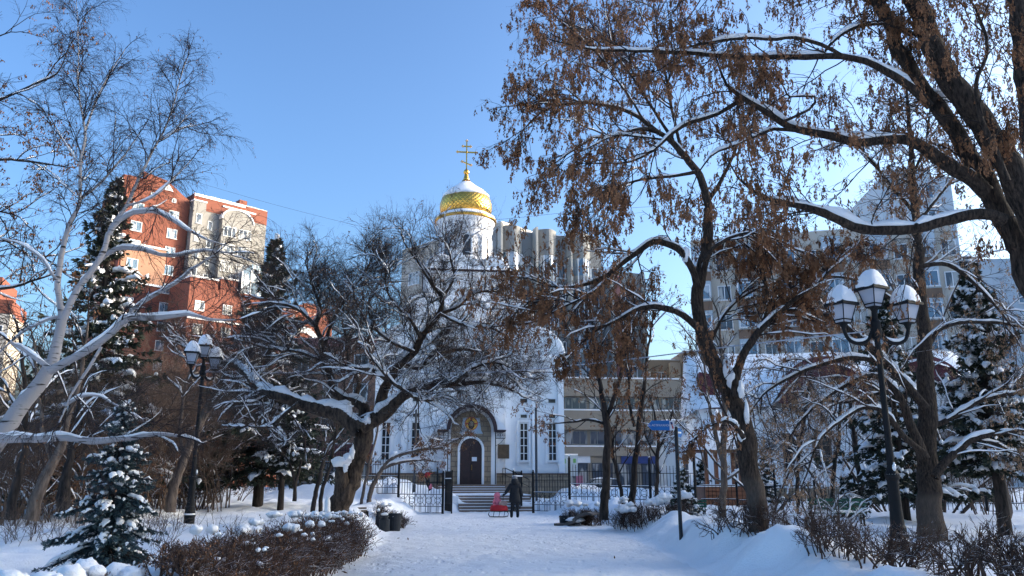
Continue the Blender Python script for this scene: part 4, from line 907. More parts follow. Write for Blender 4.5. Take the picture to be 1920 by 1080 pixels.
if 'shrub' in BUILD:
    S1 = [dict(k=8, w=.10, g=.02, n=11, a=32, l=.5, r=.02, e=.35, snowr=.02), dict(k=6, w=.14, g=.04, n=8, a=38, l=.5, r=.009, e=.5, s=.2, snowr=.0098), dict(k=4, w=.14, g=.02, n=3, a=38, l=.6, r=.0065, e=.6, tip=1), dict(k=3, w=.1, g=0, n=0, a=38, l=.6, r=.0055, e=.6)]
    p1 = shrub_proto('tall_shrub', '', 4.8, 17, .9, S1, 'brown', .024)
    sp = [uD(u, D) for u, D in ((20, 31), (85, 35), (150, 33), (215, 37), (262, 31), (330, 35), (385, 38), (60, 27), (180, 26), (300, 29), (-40, 27), (120, 41), (250, 43), (400, 31), (15, 22))]
    place(p1, sp, labels='tall leafless reddish brown shrub in the tangled thicket behind the birch and left lamp', group='leafless shrubs of the left thicket')
    S5 = [dict(k=9, w=.08, g=.03, n=12, a=30, l=.42, r=.02, e=.3, snowr=9), dict(k=6, w=.13, g=.05, n=8, a=36, l=.5, r=.010, e=.5, s=.15, snowr=9), dict(k=4, w=.14, g=.02, n=3, a=38, l=.6, r=.0075, e=.6), dict(k=3, w=.1, g=0, n=0, a=38, l=.6, r=.0065, e=.6)]
    p0 = shrub_proto('thicket_tree', '', 7.6, 15, 1.3, S5, 'brown', .032, cat='tree', lean=.25)
    place(p0, [uD(u, D) for u, D in ((-20, 36), (45, 40), (110, 37), (175, 42), (235, 38), (290, 42), (350, 45), (405, 43), (455, 47), (515, 50), (575, 52), (640, 55), (80, 46), (320, 37))], labels='tall thin brown-twigged tree in the hazy backdrop of the left thicket', group='brown trees behind the left thicket')
    place(p0, [uD(u, D) for u, D in ((1730, 40), (1810, 40), (1890, 38))], first=False, scale=(.6, .8), labels='thin brown-twigged tree standing against the white chapel wall', group='brown trees against the chapel')
    S6 = [dict(k=9, w=.12, g=-.02, n=11, a=42, l=.5, r=.03, e=.3, snowr=.014), dict(k=7, w=.15, g=-.03, n=8, a=42, l=.45, r=.012, e=.5, s=.42, snowr=.0115), dict(k=5, w=.14, g=-.05, n=4, a=40, l=.6, r=.007, e=.6, tip=1), dict(k=4, w=.1, g=-.05, n=0, a=38, l=.6, r=.005, e=.6)]
    p6 = shrub_proto('bare_tree', '', 7.2, 5, .25, S6, 'snowtwig', .06, cat='tree', lean=.9, snow=dict(thick=.05, rel=1, cover=.9))
    place(p6, [uD(u, D) for u, D in ((1445, 31), (1560, 30), (1660, 30), (1770, 29.5))], labels='snow-dusted bare tree in the web of branches before the chapel', group='bare trees before the chapel')
    S2 = [dict(k=7, w=.12, g=.0, n=8, a=36, l=.55, r=.016, e=.4, snowr=.012), dict(k=5, w=.16, g=.0, n=6, a=42, l=.5, r=.008, e=.5, s=.15, snowr=.0075), dict(k=4, w=.14, g=-.04, n=2, a=40, l=.5, r=.005, e=.6, tip=2), dict(k=3, w=.1, g=0, n=0, a=38, l=.55, r=.0045, e=.6)]
    p2 = shrub_proto('leafy_brown_shrub', '', 2.7, 20, 1.0, S2, 'brown', .018, leaf=dict(frac=.5, per=3, length=.06, spread=.05, blade=.06, wid=.018), snow=dict(thick=.035, rel=1, cover=.5))
    sp = [uD(u, D) for u, D in ((40, 25), (115, 28), (185, 30), (240, 27), (290, 33), (365, 33), (410, 38), (0, 29), (330, 32), (70, 33), (160, 24), (270, 38), (215, 33))]
    place(p2, sp, labels='waist-high to head-high brown shrub with withered leaves at the foot of the left thicket', group='brown leafed shrubs under the left thicket')
    sp2 = [uD(u, D) for u, D in ((1850, 28),)]
    place(p1, sp2, first=False, scale=(.7, .95), labels='bare brown shrub standing close to the low railing before the chapel', group='bare shrubs before the chapel')
    S3 = [dict(k=7, w=.2, g=.05, n=5, a=40, l=.45, r=.012, e=.4, snowr=.010), dict(k=5, w=.2, g=.1, n=3, a=42, l=.5, r=.006, e=.5, s=.15), dict(k=4, w=.15, g=.05, n=0, a=40, l=.5, r=.004, e=.6)]
    p3 = shrub_proto('low_shrub', '', .85, 12, .45, S3, 'brown', .007, snow=dict(thick=.015, rel=.8, cover=.3))
    sp = [uD(u, D, v) for u, D, v in ((15, 16.5, 960), (60, 17, 960), (100, 18, 955), (140, 19, 950), (195, 20, 950), (240, 21, 950), (285, 21, 950), (330, 19, 960), (300, 16, 990), (410, 17, 985), (30, 19, 950), (120, 16.5, 975), (260, 17, 980))]
    place(p3, sp, labels='low scrubby bush poking through the snow between the blue spruce and the thicket', group='low scrub in the left snowfield')
    S4 = [dict(k=8, w=.16, g=.02, n=5, a=40, l=.5, r=.03, e=.35, snowr=.012), dict(k=6, w=.16, g=.05, n=4, a=42, l=.5, r=.010, e=.5, s=.2, snowr=.007), dict(k=4, w=.15, g=.0, n=0, a=40, l=.5, r=.006, e=.6)]
    p4 = shrub_proto('snowy_shrub', 'many-stemmed shrub with thick snow on its slanting stems, left of the green bench', 1.7, 9, .35, S4, 'grey_bark', .032, snow=dict(thick=.05, rel=1.4, cover=1), lean=.9)
    place(p4, [uD(1515, 22.5, 980)], scale=(1, 1))
    p5 = copy_tree(p4); place(p5, [uD(1575, 21.5, 980)], scale=(.8, .8)); p5['label'] = 'smaller snow-lined shrub whose stems cross before the green bench'
# ================================================================ buildings
_wc = {}
def window(parent, x, z, w_, h, y=0, cols=2, rows=1, rz=0, glass='glass', frame='upvc', t=.07, arch=False, sill=True, fr=.06, loc=None):
    """a window part (frame mesh) with its pane as sub-part; copies share their meshes"""
    key = (round(w_, 2), round(h, 2), cols, rows, glass, frame, t, arch, sill)
    if key not in _wc:
        m = MB(); hw = w_ / 2
        if arch:
            o_ = [(-hw, 0)] + arc(0, h - hw, hw, 180, 0, 10) + [(hw, 0)]; i_ = [(-hw + t, t)] + arc(0, h - hw, hw - t, 180, 0, 10) + [(hw - t, t)]
            m.ring(o_, i_, -fr, .02); m.box(-hw, hw, -fr, .02, 0, t)
        else:
            m.box(-hw, -hw + t, -fr, .02, 0, h); m.box(hw - t, hw, -fr, .02, 0, h); m.box(-hw + t, hw - t, -fr, .02, h - t, h); m.box(-hw + t, hw - t, -fr, .02, 0, t)
        for c in range(1, cols): q = -hw + w_ * c / cols; m.box(q - t * .4, q + t * .4, -fr * .8, .015, t, h - t if not arch else h - t * 1.5)
        for r in range(1, rows): q = h * r / rows; m.box(-hw + t, hw - t, -fr * .7, .012, q - t * .35, q + t * .35)
        if sill: m.box(-hw - .08, hw + .08, -fr - .12, 0, -.06, -.002)
        p = MB()
        if arch: p.prism([(-hw + t * .6, t * .6)] + arc(0, h - hw, hw - t * .6, 180, 0, 10) + [(hw - t * .6, t * .6)], -.018, .01)
        else: p.box(-hw + t * .6, hw - t * .6, -.018, .01, t * .6, h - t * .6)
        o = m.build('window', M[frame], parent); q = p.build('pane', M[glass], o); _wc[key] = (o.data, q.data)
    else:
        a, b = _wc[key]; o = bpy.data.objects.new('window', a); link(o, parent); q = bpy.data.objects.new('pane', b); link(q, o)
    o.location = loc or (x, y - .02, z); o.rotation_euler = (0, 0, rz); return o
def snowcap(m, x0, x1, y0, y1, z, h=.18):
    nx_ = max(3, int((x1 - x0) / .5)); b = len(m.v); ny_ = max(3, int((y1 - y0) / .5))
    for i in range(nx_ + 1):
        for j in range(ny_ + 1):
            x = x0 + (x1 - x0) * i / nx_; y = y0 + (y1 - y0) * j / ny_; e = 0 if i in (0, nx_) or j in (0, ny_) else 1
            m.v.append((x, y, z + (.02 + h * (.8 + .35 * mnoise.noise(Vector((x * .8, y * .8, z))))) * (e * .65 + .35)))
    for i in range(nx_):
        for j in range(ny_): a = b + i * (ny_ + 1) + j; m.f.append((a, a + ny_ + 1, a + ny_ + 2, a + 1))
    # skirt down to the roof
    rim = [b + i * (ny_ + 1) for i in range(nx_ + 1)] + [b + nx_ * (ny_ + 1) + j for j in range(1, ny_ + 1)] + [b + i * (ny_ + 1) + ny_ for i in range(nx_ - 1, -1, -1)] + [b + j for j in range(ny_ - 1, 0, -1)]
    k = len(m.v); m.v += [(m.v[i][0], m.v[i][1], z - .01) for i in rim]; n = len(rim)
    for i in range(n): j = (i + 1) % n; m.f.append((rim[j], rim[i], k + i, k + j))
    return m

if 'town' in BUILD:
    # ---- the red brick apartment block far left
    P0 = at(365, 360, 125); P0[2] = 0; ang = math.radians(45)
    b = empty('apartment_building', P0, ang, 'tall red brick and pale grey apartment block with an arched bay, behind the birch', 'building')
    def zz(u, v, dy=0):
        q = np.array([P0[0] + math.sin(ang) * dy * -1, P0[1] + math.cos(ang) * dy]); return along(u, v, q, ang)
    MB().box(-10.6, -.6, 0, 9.5, 0, 45.6).build('tower_wall', M['red'], b)
    MB().prism([(-10.6, 45.603), (-.6, 45.603), (-.6, 46.6), (-1.8, 47.2), (-4.4, 49.0), (-8.3, 49.6), (-8.3, 48.4), (-10.6, 48.4)], 0, .5).build('gable', M['red'], b)
    MB().box(-11.2, -10.605, 1.5, 9, 0, 46).build('side_wing', M['red'], b)
    MB().box(-10.3, -3.6, -.12, -.004, 31.5, 37.3).build('orange_band', M['rose'], b)
    m = MB(); m.box(-10.7, -3.2, -.3, -.002, 37.3, 37.6); m.box(-10.7, -3.2, -.3, -.002, 31.2, 31.5); snowcap(m, -11.2, -10.62, 1.5, 9, 46, .2); m.build('ledges', M['snow'], b)
    MB().prism([(-5.1, 47.4), (-3.5, 47.4), (-4.3, 48.4)], -.15, -.003).build('gable_ornament', M['whitetrim'], b)
    MB().box(-.6, 0, 1.4, 10, 0, 46).build('recess_wall', M['red'], b)
    W = 13.2
    MB().box(0, W, 0, 12, 0, 45.5).build('grey_wall', M['greybrick'], b)
    MB().box(0, W + .03, -.05, 12.02, 45.5, 48.1).build('parapet', M['red'], b)
    m = MB(); snowcap(m, 0, W, 0, 12, 48.1, .35); m.box(.0, 9, -.2, -.052, 47.7, 47.95); m.box(5, 11, -.25, -.052, 46.9, 47.15); m.build('roof_snow', M['snow'], b)
    MB().box(8.4, 9.8, 1, 2.4, 48.1, 49.4).box(-10, -9, 4, 5, 45.7, 49.8).build('chimney', M['red'], b)
    MB().box(-.5, 1.6, -1.4, -.003, 0, 46.4).build('stair_turret', M['greybrick'], b)
    MB().box(4.7, 10.2, -1.1, -.003, 30, 44.6).prism(arc(7.45, 44.603, 2.75, 0, 180, 14, 1.9), -1.1, -.06).build('arched_bay', M['greybrick'], b)
    m = MB(); m.ring(arc(7.45, 44.6, 2.95, 0, 180, 14, 2.2), arc(7.45, 44.6, 2.76, 0, 180, 14, 1.92), -1.25, -.06); m.box(-.6, 1.7, -1.5, 0, 46.4, 46.6); m.build('bay_snow', M['snow'], b)
    for k in range(5):
        z = 41.6 - 3.05 * k
        for x in (6.1, 8.85): window(b, x, z, 2.2, 1.75, -1.1, 3, 1, t=.1)
    for k in range(10):
        z = 42.6 - 3.05 * k
        window(b, -8.6, z - (.0), 1.7, 1.6, 0 if not 31 < z < 38 else -.12, 2, 1, t=.1, glass='glassblue'); window(b, -3.0, z, 1.6, 1.6, 0, 2, 1, t=.1, glass='glassblue')
        if k < 8: window(b, .55, z, .9, 1.7, -1.4, 1, 1, t=.1); window(b, 3.1, z - .3, .8, 1.6, 0, 1, 1, t=.1)
    for x, z in ((-6.6, 46.4), (-3.2, 46.2)): window(b, x, z - .6, .7, .7, 0, 1, 1, t=.08, sill=False)
    # lower wing in front
    MB().box(-3.0, 8.6, -9, -1.5, 0, 30.2).box(-3, 1.4, -9.003, -1.5, 30.2, 31.6).box(1.8, 4.6, -9.003, -1.5, 30.2, 32.1).build('lower_wing', M['red'], b)
    m = MB(); m.box(-3.0, 1.4, -9.3, -1.5, 31.6, 31.85); m.box(1.8, 4.6, -9.3, -1.5, 32.1, 32.35)
    for z in (25.2, 20.5, 15): m.box(-3, 6.2, -9.3, -9.005, z, z + .25)
    m.build('wing_ledges', M['snow'], b)
    for k in range(7):
        for x in (-1.2, 3.2, 6.6): window(b, x, 26.6 - 3.6 * k, 1.5, 1.5, -9, 2, 1, t=.1)
    m = MB(); m.prism([(5.0, 30.203), (11.5, 30.203), (11.5, 34.6), (6.6, 35.3), (5.0, 33.8)], -9.4, -3); m.build('roof_conservatory', M['glassblue'], b)
    m = MB(); 
    for x in (5.0, 6.5, 7.8, 9.1, 10.4, 11.5): m.box(x - .09, x + .09, -9.5, -9.402, 30.2, 34.5 if x > 6 else 33.8)
    for z in (30.25, 32.4): m.box(5, 11.5, -9.5, -9.402, z - .1, z + .1)
    m.build('conservatory_frame', M['upvc'], b)
    MB().box(4.8, 11.7, -9.6, -2.8, 29.9, 30.2).build('conservatory_floor', M['red'], b)
    MB().box(13.25, 24, -6, 8, 0, 29.5).prism([(13.25, 29.503), (24, 29.503), (24, 30.8), (19, 31.5), (16, 30.2)], -6, -5.4).build('right_wing', M['red'], b)
    m = MB(); m.ring(arc(18.5, 22.5, 3.6, 0, 180, 12, 4.6), arc(18.5, 22.5, 2.7, 0, 180, 12, 3.6), -6.25, -6.003); m.box(14.9, 15.8, -6.25, -6.003, 10, 22.5); m.box(21.2, 22.1, -6.25, -6.003, 10, 22.5); snowcap(m, 13.3, 24, -6, 8, 31.5 - 1.9, .3); m.build('arch_trim', M['whitetrim'], b)
    for k in range(5):
        window(b, 17.6, 20.5 - 3.4 * k, 1.6, 1.7, -6, 2, 1, t=.1); window(b, 19.8, 20.5 - 3.4 * k, 1.6, 1.7, -6, 2, 1, t=.1)
    # ---- distant red house at the left edge
    b = empty('brick_house', at(-30, 700, 95) * np.array([1, 1, 0]), math.radians(20), 'stepped red brick gable of a distant house at the far left edge', 'building')
    MB().box(-8, 1.8, 0, 8, 0, 21.5).build('wall', M['beige'], b); MB().box(-8, 1.85, -.06, 8, 21.5, 23.2).box(-8, .4, -.06, 8, 23.2, 26.0).build('parapet', M['red'], b)
    for k in range(5):
        for x in (-5, -1.6, .6): window(b, x, 18.5 - 3.1 * k, 1.3, 1.5, 0, 2, 1, t=.1)
    # ---- grey block with curved balcony bays behind the church
    C0 = at(932, 418, 85); C0[2] = 0; HT = 29.4; ang = math.radians(19.5)
    b = empty('apartment_building', C0, ang, 'grey concrete apartment block with curved bays and blue glazed balconies, behind the golden dome', 'building')
    Lr = 13.0
    MB().box(0, Lr, .4, 14, 0, HT - .3).build('wall', M['conc'], b)
    bays = []
    for i in range(3):
        x0 = .3 + i * 4.2; prof = [(x0 + .35, .41), (x0 + .35, 0)] + [(x0 + .35 + 2.3 * j / 8, -.75 * math.sin(PI * j / 8)) for j in range(1, 8)] + [(x0 + 2.65, 0), (x0 + 2.65, .41)]
        m = MB(); n = len(m.v)
        for z0_, z1_ in ((HT - 3.1, HT), ) + tuple((HT - 3.1 - 2.95 * k - 1.15 - .05, HT - 3.1 - 2.95 * k - 2.95 + .6) for k in range(0)):
            nn = len(m.v); m.v += [(x, y, z0_) for x, y in prof] + [(x, y, z1_) for x, y in prof]; K = len(prof)
            m.f += [tuple(nn + K + j for j in range(K)), tuple(nn + j for j in reversed(range(K)))]
            for j in range(K): q = (j + 1) % K; m.f.append((nn + j, nn + q, nn + K + q, nn + K + j))
        m.build('curved_parapet', M['conc'], b); m = MB()
        for k in range(8):
            z0_ = HT - 3.1 - 2.95 * (k + 1) ; nn = len(m.v); K = len(prof)
            m.v += [(x, y, z0_) for x, y in prof] + [(x, y, z0_ + .95) for x, y in prof]
            m.f += [tuple(nn + K + j for j in range(K)), tuple(nn + j for j in reversed(range(K)))]
            for j in range(K): q = (j + 1) % K; m.f.append((nn + j, nn + q, nn + K + q, nn + K + j))
            m.build('balcony_parapet' if k >= 0 else 'curved_parapet', M['conc'], b, smooth=False); m = MB()
        g = MB(); g.v = [(x, y + .05, 3) for x, y in prof] + [(x, y + .05, HT - 3) for x, y in prof]; K = len(prof)
        g.f = [(j, (j + 1) % K, K + (j + 1) % K, K + j) for j in range(K)]; gb = g.build('balcony_glazing', M['glassblue'], b)
        fr = MB()
        for x, y in prof[1:-1:2]: fr.box(x - .06, x + .06, y - .05, y + .05, 3.0, HT - 3.1)
        fr.build('glazing_bars', M['upvc'], gb)
        MB().box(x0 - .12, x0 + .12, -.85, .39, 0, HT + .06).build('fin', M['conc2'], b)
        for k in range(8): window(b, x0 + 3.4, HT - 5.4 - 2.95 * k, 1.0, 1.6, .4, 1, 1, t=.09)
    m = MB(); snowcap(m, 0, Lr, .5, 14, HT - .3, .25); m.build('roof_snow', M['snow'], b)
    MB().box(1.2, 3, 3, 5, HT - .25, HT + 1.6).build('roof_hut', M['greymetal'], b)
    MB().box(Lr, Lr + 4.6, -1.5, 12, 0, HT - 4.5).build('end_wall', M['conc'], b)
    MB().box(Lr + .6, Lr + 1.5, -1.56, -1.503, 3, HT - 5).build('pink_panels', M['pink'], b)
    for k in range(7):
        for x in (2.3,): window(b, Lr + x, HT - 8 - 3 * k, 1.8, 1.7, -1.5, 3, 1, t=.1)
    for x in (.3, 4.2): MB().box(Lr + x - .15, Lr + x + .15, -1.8, -1.503, 0, HT - 4.3).build('fin', M['conc2'], b)
    MB().box(-.5, Lr + 26, -9.5, -.9, 0, 5.6).build('shop_wall', M['beige'], b) if False else None
    C1 = C0.copy(); ang2 = math.radians(138)
    b = empty('apartment_building', C1 + np.array([.5, 2, 0]), math.radians(138 - 180), 'pinkish beige apartment wing to the left of the church drum', 'building')
    HT += 1.3; MB().box(-17.5, 0, 0, 12, 0, HT - .2).build('wall', M['beige'], b)
    m = MB(); m.box(-8.8, -5.2, -1.0, -.003, 5, HT - 2.6); m.build('pink_bay', M['pink'], b)
    MB().box(-16.3, -13.6, -.1, -.003, 20.2, 21.5).box(-16.3, -13.6, -.1, -.003, 14.2, 15.5).build('pink_panels', M['pink'], b)
    m = MB(); snowcap(m, -17.5, 0, 0, 12, HT - .2, .25); m.build('roof_snow', M['snow'], b)
    for k in range(8):
        z = HT - 5.2 - 3.0 * k
        window(b, -15, z, 2.0, 1.6, -.1 if k in (2, 4) else 0, 3, 1, t=.09); window(b, -11, z, 1.1, 1.5, 0, 1, 1, t=.09); window(b, -7, z, 2.4, 1.6, -1.0, 3, 1, t=.09); window(b, -3, z, 1.4, 1.5, 0, 2, 1, t=.09)
    # ---- shop row under the grey block
    q = at(1010, 830, 72); q[2] = 0
    b = empty('shop_building', q, math.radians(6), 'sunlit pale concrete shop building with long window bands, seen past the slim maples', 'building')
    Ls = 13.6
    MB().box(0, Ls, 0, 9, 0, 3.7).box(0, Ls + .2, -.35, 9, 3.7, 4.5).box(0, Ls, .3, 9, 4.5, 6.0).box(0, Ls + .2, -.4, 9.2, 6.0, 7.7).box(0, Ls, .3, 9, 7.7, 9.0).box(0, Ls + .3, -.3, 9, 9.0, 10.6).build('wall', M['tan'], b)
    m = MB()
    for z in (4.5, 7.7, 10.6): m.box(0, Ls + .2, -.38, 0, z, z + .12)
    m.build('ledge_snow', M['snow'], b)
    for i in range(6):
        x = 1.2 + 2.25 * i
        window(b, x, 4.7, 2.0, 1.25, .3, 3, 1, t=.08, frame='conc', sill=False); window(b, x, 7.85, 2.0, 1.1, .3, 3, 1, t=.08, frame='conc', sill=False)
        window(b, x, .5, 1.9, 2.6, 0, 2, 1, t=.08, frame='greymetal', sill=False)
    sg = MB().box(7.4, 10.6, -.25, -.003, 3.05, 3.75).build('shop_sign', M['navysign'], b)
    MB().box(1.5, 4.6, -.2, -.003, 3.1, 3.8).build('sign_board', M['upvc'], b)
    MB().box(3.3, 3.9, -.12, -.07, 1.0, 2.0).build('pink_poster', M['pinkp'], b)
    # ---- lit beige block right of the slim maples
    q = at(1192, 690, 100); q[2] = 0
    b = empty('apartment_building', q, math.radians(2), 'sunlit tan apartment block of stepped height, behind the blue street signs', 'building')
    MB().box(-6, 5.6, 0, 12, 0, 16.4).build('wall', M['tan'], b); MB().box(5.6, 9.4, -2.5, 8, 0, 17.2).build('lit_wing', M['tan'], b)
    m = MB(); snowcap(m, -6, 5.6, 0, 12, 16.4, .2); snowcap(m, 5.6, 9.4, -2.5, 8, 17.2, .2); m.build('roof_snow', M['snow'], b)
    MB().box(4.2, 5.5, -.9, -.003, 2, 16.0).build('balcony_stack', M['beige'], b)
    for k in range(5):
        for x in (-4, -1.5, 1.2, 3.2): window(b, x, 13.4 - 3 * k, 1.3, 1.5, 0, 2, 1, t=.09)
        window(b, 7.5, 13.9 - 3 * k, 1.4, 1.5, -2.5, 2, 1, t=.09); 
        window(b, 0, 0, 1.1, 1.5, 0, 1, 1, rz=math.radians(90), t=.09, loc=(9.42, 1.0, 13.9 - 3 * k))
    # ---- tall blocks on the right, behind the chapel
    q = at(1308, 700, 78); q[2] = 0
    b = empty('apartment_building', q, math.radians(-16), 'long beige block with brown balcony panels rising behind the chapel', 'building')
    MB().box(0, 24, 0, 12, 0, 25.4).build('wall', M['beige'], b)
    m = MB(); snowcap(m, 0, 24, 0, 12, 25.4, .2); m.build('roof_snow', M['snow'], b)
    for i in range(6):
        x = .95 + i * 4.1; MB().box(x - .85, x + .85, -.9, -.003, 2.5, 24.5).build('balcony_stack', M['bluewhite'], b)
        for k in range(7):
            window(b, x, 22.0 - 3 * k, 1.5, 1.5, -.9, 2, 1, t=.08, glass='glassblue'); window(b, x + 2.1, 22.0 - 3 * k, 1.3, 1.5, 0, 2, 1, t=.09)
        m = MB()
        for k in range(8): m.box(x - .9, x + .9, -1.0, -.903, 20.9 - 3 * k, 21.8 - 3 * k)
        m.build('brown_panels', M['brownp'], b)
    q = at(1690, 700, 84); q[2] = 0
    b = empty('apartment_building', q, math.radians(-6), 'tallest pale blue apartment tower glimpsed between the right-hand branches', 'building')
    MB().box(0, 7.6, 0, 14, 0, 34.5).box(1.5, 6, 1, 10, 34.5, 36).box(7.6, 22, 0.4, 14, 0, 25).build('wall', M['bluewhite'], b)
    for i in range(7):
        for k in range(0 if i < 2 else 4, 10): window(b, 1.8 + 3.0 * i, 32.0 - 3 * k, 1.6, 1.6, 0 if i < 2 else .4, 2, 1, t=.09, glass='glassblue')
    # ---- low pale blue building with air conditioners
    q = at(1262, 850, 56); q[2] = 0
    b = empty('service_building', q, math.radians(-4), 'low pale blue building with two air conditioners, between street signs and chapel', 'building')
    MB().box(-.5, 6.5, 0, 6, 0, 5.6).build('wall', M['bluewhite'], b); m = MB(); snowcap(m, -.7, 6.7, -.2, 6, 5.6, .2); m.build('roof_snow', M['snow'], b)
    window(b, 1.6, 1.3, 2.0, 1.9, 0, 3, 2, t=.08); window(b, 4.6, 1.3, 1.4, 1.9, 0, 2, 2, t=.08)
    for x in (1.0, 2.4): m = MB().box(x - .4, x + .4, -.4, -.003, 3.9, 4.6); m.tube([(x, -.42, 4.25), (x, -.4, 4.25)], .26, 14); m.build('air_conditioner', M['upvc'], b)
    # ---- pinkish building seen through the apple tree
    q = at(520, 860, 68); q[2] = 0
    b = empty('apartment_building', q, math.radians(-4), 'pale pink building with a crimson shop canopy, seen through the apple tree', 'building')
    MB().box(0, 13.5, 0, 10, 0, 12.8).build('wall', M['rose'], b); MB().box(0, 13.7, -.1, 10, 12.8, 13.5).build('cornice', M['pink'], b)
    m = MB(); snowcap(m, 0, 13.5, 0, 10, 13.5, .2); m.build('roof_snow', M['snow'], b)
    MB().prism([(0, 3.6), (13.4, 3.6), (13.4, 4.5), (0, 4.5)], -1.2, -.003).build('canopy', M['burg'], b)
    m = MB(); snowcap(m, 0, 13.4, -1.2, 0, 4.5, .1); m.build('canopy_snow', M['snow'], b)
    for k in range(3):
        for i in range(5): window(b, 1.6 + 2.6 * i, 5.6 + 2.5 * k, 1.3, 1.5, 0, 2, 1, t=.09)
    for i in range(5): window(b, 1.6 + 2.6 * i, .6, 1.8, 2.4, 0, 2, 1, t=.09, frame='greymetal', sill=False)

    # ---- unseen tall block added outside the frame on the right to shade the park
    b = empty('apartment_building', (150, -25, 0), 0, 'unseen long apartment block added right of the park to shade it', 'building')
    MB().box(0, 13, -60, 170, 0, 52).build('wall', M['beige'], b)
    m = MB()
    for k in range(11):
        for i in range(50): m.box(-.05, -.004, -56 + 4.4 * i, -54.4 + 4.4 * i, 2.4 + 3 * k, 4 + 3 * k)
    m.build('window_rows', M['glass'], b)

# ================================================================ the church
if 'church' in BUILD:
    ch = empty('church', (-2.6, 50, 0), math.radians(6.8), 'white church with a snow-topped golden onion dome and an arched portal', 'church')
    m = MB().box(-5.9, 5.9, 0, 13, 1.95, 9.0)
    m.build('wall', M['white'], ch)
    m = MB()
    for x in (-5.72, -2.35, 2.35, 4.05, 5.72, -4.05): m.box(x - .18, x + .18, -.16, -.003, 1.96, 8.7)
    m.box(-6.05, 6.05, -.2, -.004, 8.7, 9.003); m.box(-6.15, 6.15, -.32, 13.2, 9.003, 9.22)
    for i, cx_ in enumerate((-4.05, 0, 4.05)):
        rr = 1.75 if i != 1 else 2.2
        m.prism(arc(cx_, 9.22, rr, 0, 180, 16), -.05, 1.4); m.ring(arc(cx_, 9.22, rr + .16, 0, 180, 16), arc(cx_, 9.22, rr - .12, 0, 180, 16), -.18, -.052)
    m.build('pilasters', M['whitetrim'], ch)
    m = MB().box(-6.1, 6.1, -.22, 13.2, 0, 1.95); m.build('plinth', M['stone'], ch)
    MB().box(-6.14, 6.14, -.28, -.0, 1.95, 2.02).build('plinth_ledge', M['rust'], ch)
    m = MB().box(-4.3, 4.3, 3.4, 12.6, 9.0, 12.4).box(-2.75, 2.75, 5.3, 10.8, 12.4, 15.9)
    for cx_ in (-2.9, 0, 2.9): m.prism(arc(cx_, 12.4, 1.35, 0, 180, 14), 3.36, 4.6)
    m.box(-3.1, 3.1, 5.0, 11.1, 15.9, 16.12); m.build('upper_tiers', M['white'], ch)
    m = MB().box(-3.2, 3.2, 4.9, 11.2, 16.122, 16.26); m.build('tier_cornice', M['roofmetal'], ch)
    # rows of half-round gables under the drum
    m = MB()
    for cx_ in (-1.9, 0, 1.9): m.prism(arc(cx_, 16.26, .85, 0, 180, 12), 5.2, 6.4); m.ring(arc(cx_, 16.26, .95, 0, 180, 12), arc(cx_, 16.26, .75, 0, 180, 12), 5.1, 5.198)
    m.build('half_round_gables', M['whitetrim'], ch)
    # snow on all the shoulders
    m = MB()
    def slope(x0, x1, y0, y1, z0, xi0, xi1, yi0, yi1, z1, jit=.12):
        N = 10; b_ = len(m.v)
        ring_ = lambda a, b2, c, d: [(a + (b2 - a) * i / N, c) for i in range(N)] + [(b2, c + (d - c) * i / N) for i in range(N)] + [(b2 - (b2 - a) * i / N, d) for i in range(N)] + [(a, d - (d - c) * i / N) for i in range(N)]
        O, I_ = ring_(x0, x1, y0, y1), ring_(xi0, xi1, yi0, yi1); K = len(O)
        for lv in range(4):
            f = lv / 3
            for (ox, oy), (ix, iy) in zip(O, I_):
                x, y = ox + (ix - ox) * f, oy + (iy - oy) * f; m.v.append((x, y, z0 + (z1 - z0) * (f ** .8) + jit * mnoise.noise(Vector((x, y, z0))) * (1 if lv else 0)))
        for lv in range(3):
            for i in range(K): j = (i + 1) % K; m.f.append((b_ + lv * K + i, b_ + lv * K + j, b_ + (lv + 1) * K + j, b_ + (lv + 1) * K + i))
    slope(-6.15, 6.15, -.3, 13.2, 9.23, -4.3, 4.3, 3.4, 12.6, 11.4)
    slope(-4.35, 4.35, 3.35, 12.7, 12.42, -2.7, 2.7, 5.3, 10.8, 14.0)
    slope(-3.2, 3.2, 4.9, 11.2, 16.262, -1.8, 1.8, 6.2, 9.8, 17.4)
    for cx_, rr, z, y0_, y1_ in [(-4.05, 1.75, 9.22, -.1, 3.4), (0, 2.2, 9.22, -.1, 3.4), (4.05, 1.75, 9.22, -.1, 3.4)] + [(c, 1.35, 12.4, 3.3, 5.3) for c in (-2.9, 0, 2.9)] + [(c, .85, 16.26, 5.15, 6.6) for c in (-1.9, 0, 1.9)]:
        m.ring(arc(cx_, z, rr + .3, 8, 172, 16), arc(cx_, z, rr + .165, 8, 172, 16), y0_, y1_)
    m.build('roof_snow', M['snow'], ch, smooth=True)
    # drum
    dr = MB().lathe([(1.95, 16.3), (1.95, 16.9), (2.02, 16.95), (2.02, 17.1), (1.93, 17.15), (1.93, 19.5), (1.98, 19.55), (1.98, 19.62), (1.94, 19.66), (1.98, 20.1), (2.08, 20.35), (2.2, 20.55), (2.28, 20.75), (2.28, 20.9), (1.9, 21.0)], 48, (0, 8, 0)).build('drum', M['white'], ch)
    m = MB()
    for k in range(8):
        a = k * PI / 4
        ring_o = [(-.42, 17.2)] + arc(0, 18.95, .42, 180, 0, 8) + [(.42, 17.2)]; ring_i = [(-.30, 17.2)] + arc(0, 18.95, .30, 180, 0, 8) + [(.30, 17.2)]
        s0 = len(m.v); m.ring(ring_o, ring_i, -2.03, -1.90); m.xform(Matrix.Translation((0, 8, 0)) @ Matrix.Rotation(a, 4, 'Z'), s0)
